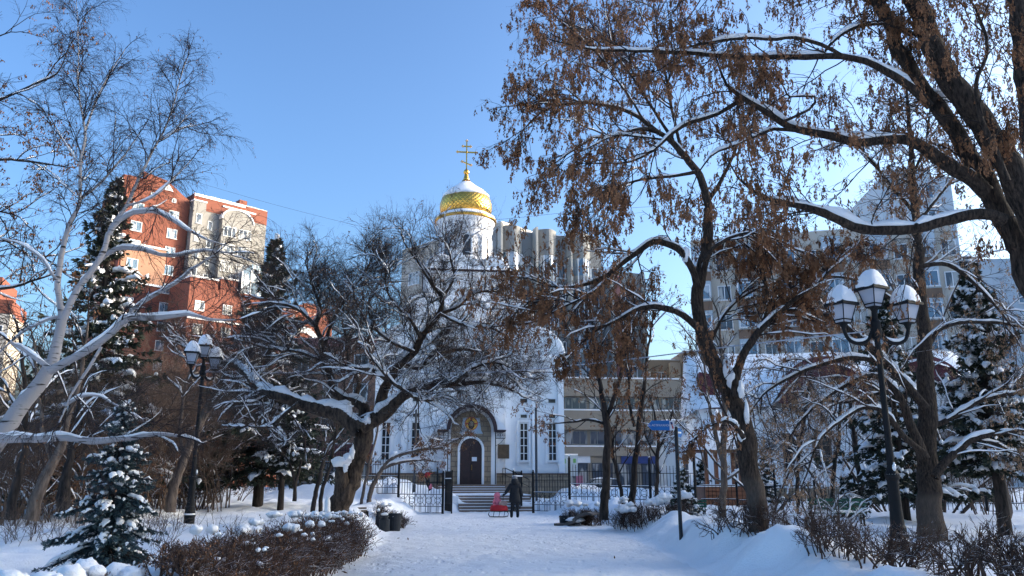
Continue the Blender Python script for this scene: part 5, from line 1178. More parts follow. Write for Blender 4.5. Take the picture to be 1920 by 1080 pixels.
    for k in range(40):
        a = 2 * PI * k / 40; s0 = len(m.v); m.box(-.075, .075, -2.10, -1.93, 19.9, 20.3); m.xform(Matrix.Translation((0, 8, 0)) @ Matrix.Rotation(a, 4, 'Z'), s0)
    for k in range(16):
        a = 2 * PI * k / 16; s0 = len(m.v); m.ring(arc(0, 19.1, .36, 180, 0, 6), arc(0, 19.1, .29, 180, 0, 6), -2.0, -1.92); m.xform(Matrix.Translation((0, 8, 0)) @ Matrix.Rotation(a, 4, 'Z'), s0)
    m.build('drum_arcade', M['whitetrim'], dr)
    for k in range(8):
        a = k * PI / 4; s0 = 0; m = MB(); m.prism([(-.28, 17.2)] + arc(0, 18.95, .28, 180, 0, 8) + [(.28, 17.2)], -1.96, -1.9); m.xform(Matrix.Translation((0, 8, 0)) @ Matrix.Rotation(a, 4, 'Z')); m.build('drum_window', M['churchglass'], dr)
    MB().lathe([(2.24, 20.66), (2.36, 20.72), (2.36, 20.86), (2.24, 20.9)], 48, (0, 8, 0)).build('gilded_cornice', M['goldp'], ch, smooth=True)
    MB().lathe([(2.33, 20.86), (2.3, 21.0), (2.1, 21.16), (1.8, 21.3), (1.6, 21.35)], 48, (0, 8, 0), .02).build('drum_snow', M['snow'], ch, smooth=True)
    prof = [(1.70, 21.2), (1.86, 21.35), (1.97, 21.6), (2.01, 21.9), (1.99, 22.2), (1.88, 22.55), (1.68, 22.9), (1.40, 23.2), (1.05, 23.45), (.72, 23.68), (.46, 23.92), (.30, 24.2)]
    dm = MB().lathe([(r, z - 21.2) for r, z in prof], 64).build('dome', M['gold'], ch, loc=(0, 8, 21.2), smooth=True)
    m = MB(); ns = [(2.00, 22.28), (1.80, 22.86)] + [(r + .045, z + .03) for r, z in prof[6:-1]] + [(.33, 24.05)]
    b_ = 0; m.lathe(ns, 64, (0, 0, 0))
    for i, v in enumerate(m.v):
        j = i % 64; lv = i // 64
        if lv == 0:
            a = 2 * PI * j / 64; dz = .16 * mnoise.noise(Vector((math.cos(a) * 4, math.sin(a) * 4, 2))) + .12 * math.cos(a - math.radians(60)); q = 1 + (0 if dz > 0 else 0); r_ = np.interp(22.70 + dz, [z for _, z in prof], [r for r, _ in prof]) + .012
            m.v[i] = (math.cos(a) * r_, math.sin(a) * r_, 22.70 + dz)
    for i in range(len(m.v)): x, y, z = m.v[i]; m.v[i] = (x, y + 8, z)
    m.build('dome_snow', M['snow'], ch, smooth=True)
    MB().lathe([(.31, 24.0), (.22, 24.35), (.13, 24.7), (.12, 24.72)], 20, (0, 8, 0)).build('finial', M['goldp'], ch, smooth=True)
    MB().lathe([(.001, 24.66), (.16, 24.72), (.24, 24.88), (.16, 25.04), (.06, 25.12), (.05, 25.2)], 20, (0, 8, 0)).build('finial_ball', M['goldp'], ch, smooth=True)
    m = MB(); Y = 8; w_ = .045
    m.box(-w_, w_, Y - w_, Y + w_, 25.1, 27.45); m.box(-.72, .72, Y - w_ * .98, Y + w_ * .98, 26.5, 26.6); m.box(-.30, .30, Y - w_ * .98, Y + w_ * .98, 27.0, 27.08)
    s0 = len(m.v); m.box(-.36, .36, -w_ * .97, w_ * .97, -.04, .04); m.xform(Matrix.Translation((0, Y, 25.62)) @ Matrix.Rotation(math.radians(22), 4, 'Y'), s0)
    for x, z in ((-.72, 26.55), (.72, 26.55), (-.3, 27.04), (.3, 27.04), (0, 27.5), (-.35, 25.76), (.35, 25.48)):
        for dx, dz in ((0, .07), (0, -.07), (.07, 0), (-.07, 0)): m.blob((x + dx, Y, z + dz), .05, .05, .05, 0, 0, 8, 5)
    m.blob((0, Y, 26.55), .11, .08, .11, 0, 0, 10, 6); m.build('cross', M['goldp'], ch)
    # windows of the nave front
    for x in (4.9 - 1.55, 5.15): window(ch, x, 2.75, .56, 2.35, -.02, 2, 5, t=.06, arch=False, glass='churchglass', frame='upvc', fr=.10)
    for x in (-3.35, -5.15): window(ch, x, 2.75, .56, 2.35, -.02, 2, 5, t=.06, arch=False, glass='churchglass', frame='upvc', fr=.10)
    for x in (3.35, 5.15, -3.35, -5.15): window(ch, x, 6.3, .55, .34, -.02, 1, 1, t=.05, glass='churchglass', sill=False); window(ch, x, 5.35, .5, .3, -.02, 1, 1, t=.05, glass='churchglass', sill=False)
    m = MB(); [m.box(x - .42, x + .42, -.15, -.004, 5.15, 5.27) for x in (3.35, 5.15, -3.35, -5.15)]; [m.box(x + s_ * .36 - .06, x + s_ * .36 + .06, -.12, -.004, 2.5, 5.15) for x in (3.35, 5.15, -3.35, -5.15) for s_ in (-1, 1)]; m.build('window_surrounds', M['whitetrim'], ch)
    # portal
    po = MB().box(-1.55, 1.55, -.95, -.004, 1.35, 4.5).prism(arc(0, 4.503, 1.45, 0, 180, 20), -.95, -.004).build('portal', M['white'], ch)
    MB().ring([(-1.22, 1.36), (-1.22, 4.4)] + arc(0, 4.5, 1.22, 180, 0, 18) + [(1.22, 4.4), (1.22, 1.36)], [(-.72, 1.36), (-.72, 3.3)] + arc(0, 3.42, .72, 180, 0, 18) + [(.72, 3.3), (.72, 1.36)], -1.0, -.953).build('stone_surround', M['stone'], po)
    MB().ring([(-.8, 1.36)] + arc(0, 3.42, .80, 180, 0, 16) + [(.8, 1.36)], [(-.66, 1.36)] + arc(0, 3.42, .66, 180, 0, 16) + [(.66, 1.36)], -1.08, -1.002).build('door_arch', M['whitetrim'], po)
    dd = MB().prism([(-.66, 1.36)] + arc(0, 3.42, .66, 180, 0, 16) + [(.66, 1.36)], -.99, -.954).build('door', M['door'], ch)
    MB().box(-.012, .012, -1.006, -.991, 1.36, 4.05).box(-.6, -.08, -1.004, -.991, 1.6, 2.4).box(.08, .6, -1.004, -.991, 1.6, 2.4).box(-.6, -.08, -1.004, -.991, 2.5, 3.4).box(.08, .6, -1.004, -.991, 2.5, 3.4).build('panel', M['door'], dd)
    MB().box(.06, .36, -1.012, -1.005, 2.72, 2.96).build('notice', M['whitep'], dd)
    MB().tube([(.05, -1.03, 2.2), (.05, -1.05, 2.25), (.05, -1.05, 2.45), (.05, -1.03, 2.5)], .015, 6).build('handle', M['goldp'], dd)
    # barrel roof over the portal, with snow
    MB().ring(arc(0, 4.55, 1.50, 0, 180, 22), arc(0, 4.55, 1.38, 0, 180, 22), -1.75, -.002).ring(arc(0, 4.55, 1.52, 0, 180, 22), arc(0, 4.55, 1.30, 0, 180, 22), -1.80, -1.751).box(1.38, 2.05, -1.75, -.002, 4.46, 4.55).box(-2.05, -1.38, -1.75, -.002, 4.46, 4.55).build('porch_roof', M['roofmetal'], ch)
    m = MB().ring(arc(0, 4.56, 1.62, 8, 172, 22, 1.66), arc(0, 4.56, 1.505, 8, 172, 22), -1.7, -.002)
    for s_ in (-1, 1): m.prism([(s_ * 1.5, 4.56), (s_ * 2.05, 4.56), (s_ * 1.98, 4.72), (s_ * 1.75, 5.0), (s_ * 1.5, 5.3)] if s_ > 0 else [(s_ * 1.5, 5.3), (s_ * 1.75, 5.0), (s_ * 1.98, 4.72), (s_ * 2.05, 4.56), (s_ * 1.5, 4.56)], -1.7, -.01)
    m.build('porch_snow', M['snow'], ch)
    m = MB()
    for s_ in (-1, 1):
        m.tube([(s_ * 1.42, -1.7, 4.45), (s_ * 2.0, -1.7, 4.45)], .025, 5); m.tube([(s_ * 1.42, -1.7, 4.05), (s_ * 2.0, -1.7, 4.05)], .02, 5); m.tube([(s_ * 1.42, -1.7, 4.45), (s_ * 1.42, -1.7, 1.36)], .03, 6)
        for k in range(4): x = 1.5 + .14 * k; m.tube([(s_ * x + .07 * math.cos(a), -1.7, 4.25 + .07 * math.sin(a)) for a in np.linspace(0, 2 * PI, 9)], .01, 4)
        for x in (1.42, 1.7, 2.0): m.tube([(s_ * x, -1.7, 4.45), (s_ * x, -1.7, 4.05)], .015, 4)
        m.tube([(s_ * 1.95, -1.7, 4.05), (s_ * 1.75, -1.7, 3.8), (s_ * 1.45, -1.7, 3.6)], .015, 4)
    m.build('porch_brackets', M['iron'], ch)
    # round icon over the door: a plain haloed head on a cloth
    ic = MB().prism(arc(0, 4.55, 1.08, 0, 180, 20), -1.02, -1.003).build('icon_lunette', M['stone'], ch)
    MB().prism([(-.72, 4.35), (.72, 4.35), (.6, 4.55), (.5, 5.3), (-.5, 5.3), (-.6, 4.55)], -1.035, -1.021).build('icon_cloth', M['bluewhite'], ic)
    def disc(r, cx_, cz, y, mat, name, sx=1.0): 
        o = MB().prism([(cx_ + r * sx * math.cos(2 * PI * i / 28), cz + r * math.sin(2 * PI * i / 28)) for i in range(28)], y - .008, y); return o.build(name, mat, ic)
    disc(.40, 0, 4.95, -1.037, M['redp'], 'icon_rim'); disc(.36, 0, 4.95, -1.047, M['goldp'], 'icon_halo')
    MB().box(-.34, -.18, -1.062, -1.056, 4.91, 4.99).box(.18, .34, -1.062, -1.056, 4.91, 4.99).box(-.05, .05, -1.062, -1.056, 5.13, 5.29).build('halo_bars', M['redp'], ic)
    disc(.27, 0, 4.88, -1.065, M['door'], 'icon_hair', .72); disc(.18, 0, 4.92, -1.075, M['tan'], 'icon_face', .68)
    MB().prism([(-.07, 4.80), (.07, 4.80), (.0, 4.60)], -1.09, -1.084).box(-.09, -.03, -1.09, -1.084, 4.95, 4.97).box(.03, .09, -1.09, -1.084, 4.95, 4.97).build('icon_beard', M['door'], ic)
    MB().lathe([(.01, 0), (.05, .05), (.05, .12), (.01, .18)], 8, (.0, -1.12, 4.22)).build('red_lamp', M['redp'], ch)
    MB().box(1.72, 2.42, -.22, -.17, 3.0 - .1, 4.0 - .25).build('plaque', M['bronze'], ch)
    # stairs: two flights with a landing between
    m = MB(); zt = 1.35
    for k in range(4): m.box(-2.0 + .0 * k, 1.95, -2.0 - .33 * (k + 1), -2.0 - .33 * k, 0, zt - .13 * (k + 1))
    m.box(-2.2, 2.2, -2.0, -.221, 0, zt); m.box(-2.9, 3.0, -5.6, -3.32, 0, .80)
    for k in range(5): m.box(-1.0, 2.9, -5.6 - .33 * (k + 1), -5.6 - .33 * k, 0, .80 - .145 * (k + 1) + .02)
    m.build('stairs', M['step'], ch)
    m = MB()
    for k in range(4): m.box(-1.98, 1.93, -2.0 - .33 * (k + 1) + .05, -2.0 - .33 * k - .01, zt - .13 * (k + 1), zt - .13 * (k + 1) + .035)
    for k in range(5): m.box(-.98, 2.88, -5.6 - .33 * (k + 1) + .05, -5.6 - .33 * k - .01, .80 - .145 * (k + 1) + .02, .80 - .145 * (k + 1) + .055)
    snowcap(m, -2.9, 3.0, -5.6, -3.33, .80, .09); m.box(-1.6, -1.0, -6.4, -5.603, 0, .78); m.box(-2.9, -1.9, -5.75, -5.603, 0, .78); m.build('stair_snow', M['snow'], ch)
    m = MB()
    for s_ in (-1, 1):
        pts = [(s_ * 2.0, -.4, zt + .95), (s_ * 2.0, -1.9, zt + .95), (s_ * 3.2, -3.4, .8 + .85)] if s_ > 0 else [(s_ * 2.0, -.4, zt + .95), (s_ * 2.0, -2.0, zt + .95), (s_ * 2.0, -3.4, .8 + .85)]
        m.tube(pts, .025, 6); m.tube([(p[0], p[1], p[2] - .4) for p in pts], .015, 6)
        for p in pts: m.tube([(p[0], p[1], p[2]), (p[0], p[1], p[2] - .95)], .02, 6)
    m.build('railing', M['iron'], ch)

    # ---- chapel on the right
    q = at(1322, 900, 43); q[2] = 0
    cp = empty('chapel', q, math.radians(-7), 'white chapel with burgundy arched gables and deep snow roof, right behind the railing', 'church')
    Lc = 14.5
    MB().box(0, Lc, 0, 9, 1.2, 5.2).build('wall', M['white'], cp); MB().box(-.1, Lc + .1, -.12, 9, 0, 1.2).build('plinth', M['stone'], cp)
    m = MB()
    for x in (.15, 3.4, 7.2, 11, Lc - .15): m.box(x - .15, x + .15, -.14, -.003, 1.21, 5.0)
    m.box(-.2, Lc + .2, -.2, -.004, 5.0, 5.3); m.build('trim', M['whitetrim'], cp)
    m = MB()
    for cx_, rr in ((6.4, 2.3), (11.2, 2.3)): m.ring(arc(cx_, 5.6, rr + .1, 0, 180, 18), arc(cx_, 5.4, rr - .75, 0, 180, 18), -.45, -.02)
    m.prism([(0, 5.3), (1.5, 5.3), (1.5, 7.0), (0, 7.3)], -.1, 1.2); m.build('burgundy_arches', M['burg'], cp)
    m = MB()
    for cx_, rr in ((6.4, 1.6), (11.2, 1.6)): m.prism(arc(cx_, 5.3, rr, 0, 180, 16), -.12, .3)
    m.build('gable_infill', M['white'], cp)
    m = MB(); K = 20; b_ = 0
    for i in range(K + 1):
        x = -.35 + (Lc + .7) * i / K
        for j in range(9):
            f = j / 8; y = -.75 + 5.2 * f; m.v.append((x, y, 5.32 + 3.6 * f ** .8 + .18 * mnoise.noise(Vector((x * .7, y * .7, 3))) + (1.3 * max(0, 1 - ((x - 6.4) / 2.5) ** 2) ** .5 + 1.3 * max(0, 1 - ((x - 11.2) / 2.5) ** 2) ** .5) * max(0, 1 - f * 1.3) * 1.75))
    for i in range(K):
        for j in range(8): a = i * 9 + j; m.f.append((a, a + 9, a + 10, a + 1))
    base = len(m.v)
    m.v += [(-.35, 9.5, 5.3), (Lc + .35, 9.5, 5.3)]; m.f += [(8, K * 9 + 8, base + 1, base), tuple([0] + list(range(1, 9)) + [base]), tuple([K * 9 + j for j in range(9)][::-1] + [base + 1][:0] + [base + 1])]
    m.build('snow_roof', M['snow'], cp, smooth=True)
    for x in (4.55, 6.05): window(cp, x, 2.1, .95, 1.9, 0, 2, 3, t=.07, glass='churchglass', frame='brownp', fr=.1)
    for x in (1.9, 9.2, 12.6): window(cp, x, 2.1, .7, 1.7, 0, 2, 3, t=.07, glass='churchglass', frame='brownp', fr=.1)
    m = MB()
    for k in range(7): m.box(9.9, 12.2, -1.2 - .3 * (k + 1), -1.2 - .3 * k, 0, 1.35 - .17 * (k + 1) + .0)
    m.box(9.9, 12.2, -1.2, -.121, 0, 1.35); m.build('stairs', M['step'], cp)
    m = MB()
    for k in range(7): m.box(9.92, 12.18, -1.2 - .3 * (k + 1) + .04, -1.2 - .3 * k - .01, 1.35 - .17 * (k + 1), 1.35 - .17 * (k + 1) + .04)
    m.build('stair_snow', M['snow'], cp)
    m = MB()
    for x in (9.95, 12.15): m.tube([(x, -.3, 2.2), (x, -1.2, 2.2), (x, -3.3, 1.0)], .03, 6); [m.tube([(x, y, z), (x, y, z - .9)], .025, 6) for y, z in ((-.3, 2.2), (-1.2, 2.2), (-3.3, 1.0))]
    m.build('railing', M['iron'], cp)
# ================================================================ fences, lamps, signs, benches, people
def fence_run(name, label, p0, p1, npan, top=1.95, arcs='circle', group=None, zoff=0, posts=True, first_post=True):
    """wrought iron railing from p0 to p1; each bay a panel part, each post a part"""
    p0 = np.array(p0, float); p1 = np.array(p1, float); d = p1 - p0; L = np.linalg.norm(d); ang = math.atan2(d[1], d[0])
    r = empty(name, (p0[0], p0[1], 0), ang, label, 'fence', group); w = L / npan; panel = None; post = None
    for i in range(npan):
        q = p0 + d * (i + .5) / npan; zb = G(q[0], q[1]) - .12 + zoff
        if panel is None:
            m = MB(); b = .055; e = w - .055
            for z in (.10, .40, .98, top - .38): m.box(b, e, -.016, .016, z - .014, z + .014)
            n = max(6, int(round(w / .17))); st = (e - b) / n
            for k in range(1, n):
                x = b + st * k; hi = top - .12 if k % 2 else top - .38
                if k % 4 == 2: m.box(x - .05, x + .05, -.008, .008, top - .2, top - .188); hi = top - .06
                m.box(x - .010, x + .010, -.010, .010, .98 if k % 2 and arcs == 'circle' else .1, hi)
                if k % 2: m.lathe([(.001, 0), (.018, .03), (.001, .09)], 4, (x, 0, hi))
            c = max(2, int(round(w / .56))); cw = (e - b) / c
            for k in range(c):
                x = b + cw * (k + .5)
                if arcs == 'circle':
                    m.tube([(x + .17 * math.cos(a), 0, .69 + .17 * math.sin(a)) for a in np.linspace(0, 2 * PI, 15)], .011, 4, False)
                    m.tube([(x + cw * .48 * math.cos(a), 0, .98 - .22 * math.sin(a)) for a in np.linspace(0, PI, 11)], .010, 4, False)
                    m.tube([(x + cw * .48 * math.cos(a), 0, .40 + .22 * math.sin(a)) for a in np.linspace(0, PI, 11)], .010, 4, False)
                    for dx in (-.06, 0, .06): m.box(x + dx - .006, x + dx + .006, -.006, .006, .1, .55)
                else:
                    m.tube([(x + cw * .48 * math.cos(a), 0, .12 + .34 * math.sin(a)) for a in np.linspace(0, PI, 11)], .013, 4, False)
            panel = m.build('panel', M['iron'], r)
            sm = MB(); sm.box(b, e, -.02, .02, .995, 1.015); sm.box(b, e, -.02, .02, .415, .43); ps = sm.build('snow_strip', M['snow'], panel)
            o = panel
        else:
            o = bpy.data.objects.new('panel', panel.data); link(o, r); s2 = bpy.data.objects.new('snow_strip', ps.data); link(s2, o)
        o.location = (i * w, 0, zb)
    for i in range(npan + 1):
        if i == 0 and not first_post: continue
        q = p0 + d * i / npan; zb = G(q[0], q[1]) - .15 + zoff
        if post is None:
            m = MB().box(-.045, .045, -.045, .045, 0, top + .18); m.box(-.055, .055, -.055, .055, top + .18, top + .2); m.lathe([(.03, 0), (.045, .04), (.03, .09), (.001, .12)], 8, (0, 0, top + .2)); post = m.build('post', M['iron'], r); o = post
            pc = MB().blob((0, 0, top + .32), .05, .05, .035, 3, .3, 8, 5).build('snow_cap', M['snow'], post, smooth=True)
        else:
            o = bpy.data.objects.new('post', post.data); link(o, r); s2 = bpy.data.objects.new('snow_cap', pc.data); link(s2, o)
        o.location = (i * w, 0, zb)
    return r
if 'street' in BUILD:
    gl = at(830, 955, 41); gr = at(1000, 955, 41)
    fl = at(787, 940, 42.0)
    fence_run('iron_fence', 'black wrought iron fence from the open gate leftwards to the dark spruces', (gl[0], 41), (at(455, 930, 47)[0], 47), 5, group=None)
    fence_run('iron_fence', 'black iron fence stretching from the right gate post past the slim maples', (gr[0], 41), (at(1310, 940, 35)[0], 35.5), 4)
    fence_run('low_railing', 'lower black railing with a row of small arches at its foot, before the chapel', (at(1310, 940, 35)[0] + .15, 35.4), (at(1935, 940, 31.5)[0], 31.5), 8, top=1.35, arcs='arch', first_post=False)
    # open gate leaf, swung toward the viewer
    g = empty('gate_leaf', (gl[0] + .12, 40.95, .03), math.radians(-74), 'black iron gate leaf standing open, narrow side to the viewer, left of the steps', 'gate')
    m = MB()
    for x in (0, 1.55): m.box(x, x + .06, -.03, .03, .02, 2.05)
    for z in (.05, .45, 1.0, 1.6, 1.95): m.box(.06, 1.55, -.02, .02, z, z + .035)
    for k in range(1, 12): m.box(.06 + .124 * k - .01, .06 + .124 * k + .01, -.012, .012, .085, 2.0)
    m.build('frame', M['iron'], g); MB().box(.06, 1.55, -.006, .006, .48, 1.6).build('sheet', M['iron'], g)
    m = MB(); m.box(.06, 1.55, -.05, .05, .03, .1); m.box(.06, 1.55, -.03, .03, 1.64, 1.68); m.build('snow_strip', M['snow'], g)
    # a wide gate post on the right seen behind the walker
    p = at(962, 900, 42.5)
    g = empty('gate_leaf', (p[0], 42.3, .05), math.radians(70), 'second black gate leaf, folded back edge-on behind the walking person', 'gate')
    m = MB(); 
    for x in (0, 1.3): m.box(x, x + .06, -.03, .03, .0, 2.05)
    for z in (.05, 1.0, 1.7, 1.95): m.box(.06, 1.3, -.02, .02, z, z + .035)
    for k in range(1, 10): m.box(.06 + .124 * k - .01, .06 + .124 * k + .01, -.012, .012, .085, 2.0)
    m.build('frame', M['iron'], g); MB().box(.06, 1.3, -.006, .006, .3, 1.7).build('sheet', M['iron'], g)
    m = MB(); m.box(0, 1.36, -.05, .05, 1.74, 1.80); m.blob((.0, 0, 2.12), .06, .06, .05, 1, .2, 8, 5); m.build('snow_strip', M['snow'], g)

    # ---- lamps
    def lantern(parent, x, y, z, rz, tilt=0):
        o = bpy.data.objects.new('lantern', None); link(o, parent); o.location = (x, y, z); o.rotation_euler = (0, tilt, rz); o.scale = (.70, .70, .90)
        m = MB(); T_, B_, H_ = .235, .125, .36
        def sq(r, z): return [(-r, -r, z), (r, -r, z), (r, r, z), (-r, r, z)]
        n = len(m.v); m.v += sq(B_, .06) + sq(T_, .06 + H_); pane = MB(); pane.v = list(m.v); pane.f = [(0, 1, 5, 4), (1, 2, 6, 5), (2, 3, 7, 6), (3, 0, 4, 7), (3, 2, 1, 0), (4, 5, 6, 7)]
        pane.build('glass', M['opal'], o)
        f = MB()
        for a, b in zip(sq(B_ + .006, .05), sq(T_ + .008, .06 + H_ + .0)): f.tube([a, b], .014, 5)
        for r, z in ((B_ + .006, .055), (T_ + .01, .42), (B_ + .03, .12)):
            q = sq(r, z); 
            for i in range(4): f.tube([q[i], q[(i + 1) % 4]], .014, 5)
        f.lathe([(.045, -.08), (.07, -.02), (.10, .03), (.13, .05)], 12)
        f.build('frame', M['iron'], o)
        rf = MB(); rf.v = sq(.305, .405) + sq(.305, .455) + sq(.20, .53) + [(0, 0, .60)]
        for b_ in (0, 4): rf.f += [(b_ + i, b_ + (i + 1) % 4, b_ + 4 + (i + 1) % 4, b_ + 4 + i) for i in range(4)]
        rf.f += [(8 + i, 8 + (i + 1) % 4, 12) for i in range(4)] + [(3, 2, 1, 0)]; rf.build('roof', M['iron'], o)
        s = MB(); b_ = 0; N = 28; K = 9; sd_ = random.random() * 50
        for i in range(K + 1):
            f_ = i / K
            for j in range(N):
                a = 2 * PI * j / N; sqr = 1 / max(abs(math.cos(a)), abs(math.sin(a))); rr = .30 * (sqr * (1 - f_) + 1.05 * f_) * math.cos(f_ * PI / 2) ** .62
                z = .452 + .34 * math.sin(f_ * PI / 2) ** 1.05 + .035 * mnoise.noise(Vector((math.cos(a) * 1.5, math.sin(a) * 1.5, sd_ + f_ * 2))) + (.045 * max(0, (f_ - .7) / .3))
                rr *= 1 + .09 * mnoise.noise(Vector((math.cos(a) * 1.3 + sd_, math.sin(a) * 1.3, f_ * 2)))
                s.v.append((rr * math.cos(a) + .02 * f_, rr * math.sin(a), z))
        for i in range(K):
            for j in range(N): q = i * N + j; w2 = i * N + (j + 1) % N; s.f.append((q, w2, w2 + N, q + N))
        s.build('snow_cap', M['snow'], o, smooth=True); return o
    def lamp(label, x, y, h, rz):
        z0 = G(x, y) - .35; r = empty('street_lamp', (x, y, z0), rz, label, 'street lamp', 'triple lantern street lamps'); h = h - z0
        m = MB().lathe([(.15, 0), (.15, .5), (.165, .55), (.15, .62), (.135, .7), (.135, .78), (.115, .82), (.10, 1.1), (.095, 1.55), (.12, 1.6), (.12, 1.66), (.085, 1.72), (.065, 1.8), (.055, 2.4), (.05, h - .75), (.075, h - .72), (.075, h - .66), (.05, h - .62), (.05, h - .42), (.085, h - .38), (.085, h - .10), (.05, h - .05), (.05, h + .08)], 20); m.build('pole', M['iron'], r, smooth=False)
        m = MB().lathe([(.166, .565), (.16, .60), (.13, .63)], 16).lathe([(.121, 1.655), (.10, 1.69), (.08, 1.715)], 16); m.blob((0, -.11, 1.78), .03, .02, .08, 2, .5, 7, 5); m.build('snow_flecks', M['snow'], r, smooth=True)
        for s_ in (-1, 1):
            pts = [(s_ * (.05 + .545 * i / 14), 0, h - .26 - .16 * math.sin(PI * (i / 14) ** .9) - (.0)) for i in range(15)]
            pts = [(s_ * .05, 0, h - .2), (s_ * .09, 0, h - .30), (s_ * .16, 0, h - .42), (s_ * .26, 0, h - .48), (s_ * .38, 0, h - .485), (s_ * .48, 0, h - .44), (s_ * .54, 0, h - .36), (s_ * .57, 0, h - .26), (s_ * .575, 0, h - .18)]
            am = MB().tube(catmull(pts, [.036] * 9, .04)[0].tolist(), .034, 8).build('arm', M['iron'], r, smooth=True)
            MB().tube([(s_ * x, 0, z) for x, z in ((.14, h - .355), (.2, h - .405), (.28, h - .43), (.38, h - .437), (.46, h - .40), (.5, h - .36))], [.005, .025, .032, .032, .024, .004], 8).build('snow_ridge', M['snow'], am, smooth=True)
            lantern(r, s_ * .575, 0, h - .17, math.radians(28))
        lantern(r, 0, 0, h + .12, math.radians(28)); return r
    p = at(1640, 612, 14.0); lamp('black triple lantern lamp on the right, its pole rising out of the open hedge', p[0] + .02, 14, p[2] + .18, math.radians(0))
    p = at(381, 688, 24.0); lamp('black triple lantern lamp on the left, standing in snow behind the blue spruce', p[0], 24, p[2] + .12, math.radians(76))

    # ---- street signs
    p = at(1276, 985, 19.4); z0 = G(p[0], 19.4)
    r = empty('street_sign', (p[0], 19.4, z0), 0, 'grey post with two blue arrow-shaped street signs pointing left and right', 'street sign')
    hz = at(1272, 803, 19.4)[2] - z0
    MB().tube([(0, 0, -.2), (0, 0, hz)], .045, 12).lathe([(.05, hz), (.04, hz + .03), (0.001, hz + .05)], 12).build('post', M['bin'], r)
    a = math.radians(6)
    sg = MB().prism([(-.71, .0), (-.60, .115), (-.17, .12), (-.17, -.115), (-.60, -.115)], -.015, .015).build('arrow_board', M['bluesign'], r, loc=(0, -.06, hz + .06), rz=a)
    MB().prism([(-.168, .115), (-.05, .105), (-.05, -.105), (-.168, -.11)], -.014, .014).build('white_end', M['whitep'], sg)
    MB().prism([(-.13, .03), (-.09, .03), (-.07, -.07), (-.10, -.08)], -.018, -.0145).build('red_mark', M['redp'], sg)
    MB().prism([(-.15, .09), (-.10, .08), (-.09, .03), (-.14, .02)], -.018, -.0145).build('blue_mark', M['navysign'], sg)
    text('ул. АСТРАХАНСКАЯ', .066, M['whitep'], sg, (-.395, -.017, .0), (PI / 2, 0, 0))
    sg = MB().prism([(.05, .105), (.26, .10), (.36, .0), (.26, -.11), (.05, -.105)], -.015, .015).build('arrow_board', M['bluesign'], r, loc=(.0, .07, hz - .09), rz=math.radians(52))
    MB().prism([(.03, .1), (.048, .1), (.048, -.1), (.03, -.1)], -.014, .014).build('white_end', M['whitep'], sg)
    MB().box(.09, .27, -.019, -.0155, -.02, .02).build('lettering', M['whitep'], sg)

    # ---- benches
    def green_bench(label, x, y, rz, s=1):
        r = empty('park_bench', (x, y, G(x, y) - .12), rz, label, 'bench'); r.scale = (s, s, s)
        m = MB(); [m.box(-.75, .75, -.22 + .09 * k, -.15 + .09 * k, .44, .47) for k in range(5)]; m.build('seat', M['greenp'], r)
        m = MB(); [m.box(-.75, .75, .26 + .03 * k, .29 + .03 * k, .55 + .11 * k, .63 + .11 * k) for k in range(3)]; m.build('backrest', M['greenp'], r)
        for x_ in (-.68, .68): MB().tube([(x_, -.2, 0), (x_, -.2, .43)], .025, 6).tube([(x_, .2, 0), (x_, .22, .43), (x_, .34, .9)], .025, 6).build('leg', M['iron'], r)
        m = MB(); snowcap(m, -.7, .7, -.2, .2, .47, .06); m.build('snow_cover', M['snow'], r)
    p = at(1568, 978, 22.8); green_bench('dark green slatted park bench half hidden by snowy shrubs, right of centre', p[0], 22.8, math.radians(168))
    p = at(1290, 958, 28); green_bench('green bench partly hidden behind the post of the blue street signs', p[0], 28, math.radians(175), .8)
    p = at(683, 972, 26.5); r = empty('park_bench', (p[0], 26.5, G(p[0], 26.5) - .02), math.radians(62), 'grey wooden bench buried in the snow bank with only its slatted back showing', 'bench')
    m = MB(); [m.box(-.28, .28, .0 + .035 * k, .03 + .035 * k, .02 + .085 * k, .085 + .085 * k) for k in range(5)]; m.build('backrest', M['oldwood'], r)
    MB().box(-.25, -.2, .03, .2, -.3, .3).box(.2, .25, .03, .2, -.3, .3).build('support', M['iron'], r)
    m = MB().blob((0, .1, .02), .4, .2, .1, 3, .4, 12, 7); m.build('snow_cover', M['snow'], r, smooth=True)
    p = at(1082, 952, 30); r = empty('park_bench', (p[0], 30, G(p[0], 30) + .08), math.radians(-28), 'weathered curved bench sticking out of the snow bank, right of the walker', 'bench')
    m = MB(); pr_ = [(-.75, .0), (-.4, .0), (-.1, .10), (.2, .35), (.55, .42), (.75, .36), (.72, .30), (.55, .34), (.25, .26), (.0, .02), (-.3, -.08), (-.75, -.08)]; m.prism(pr_, -.4, .4); m.build('seat', M['oldwood'], r)
    m = MB(); m.blob((-.1, 0, .12), .36, .4, .10, 4, .4, 12, 7); m.build('snow_cover', M['snow'], r, smooth=True)

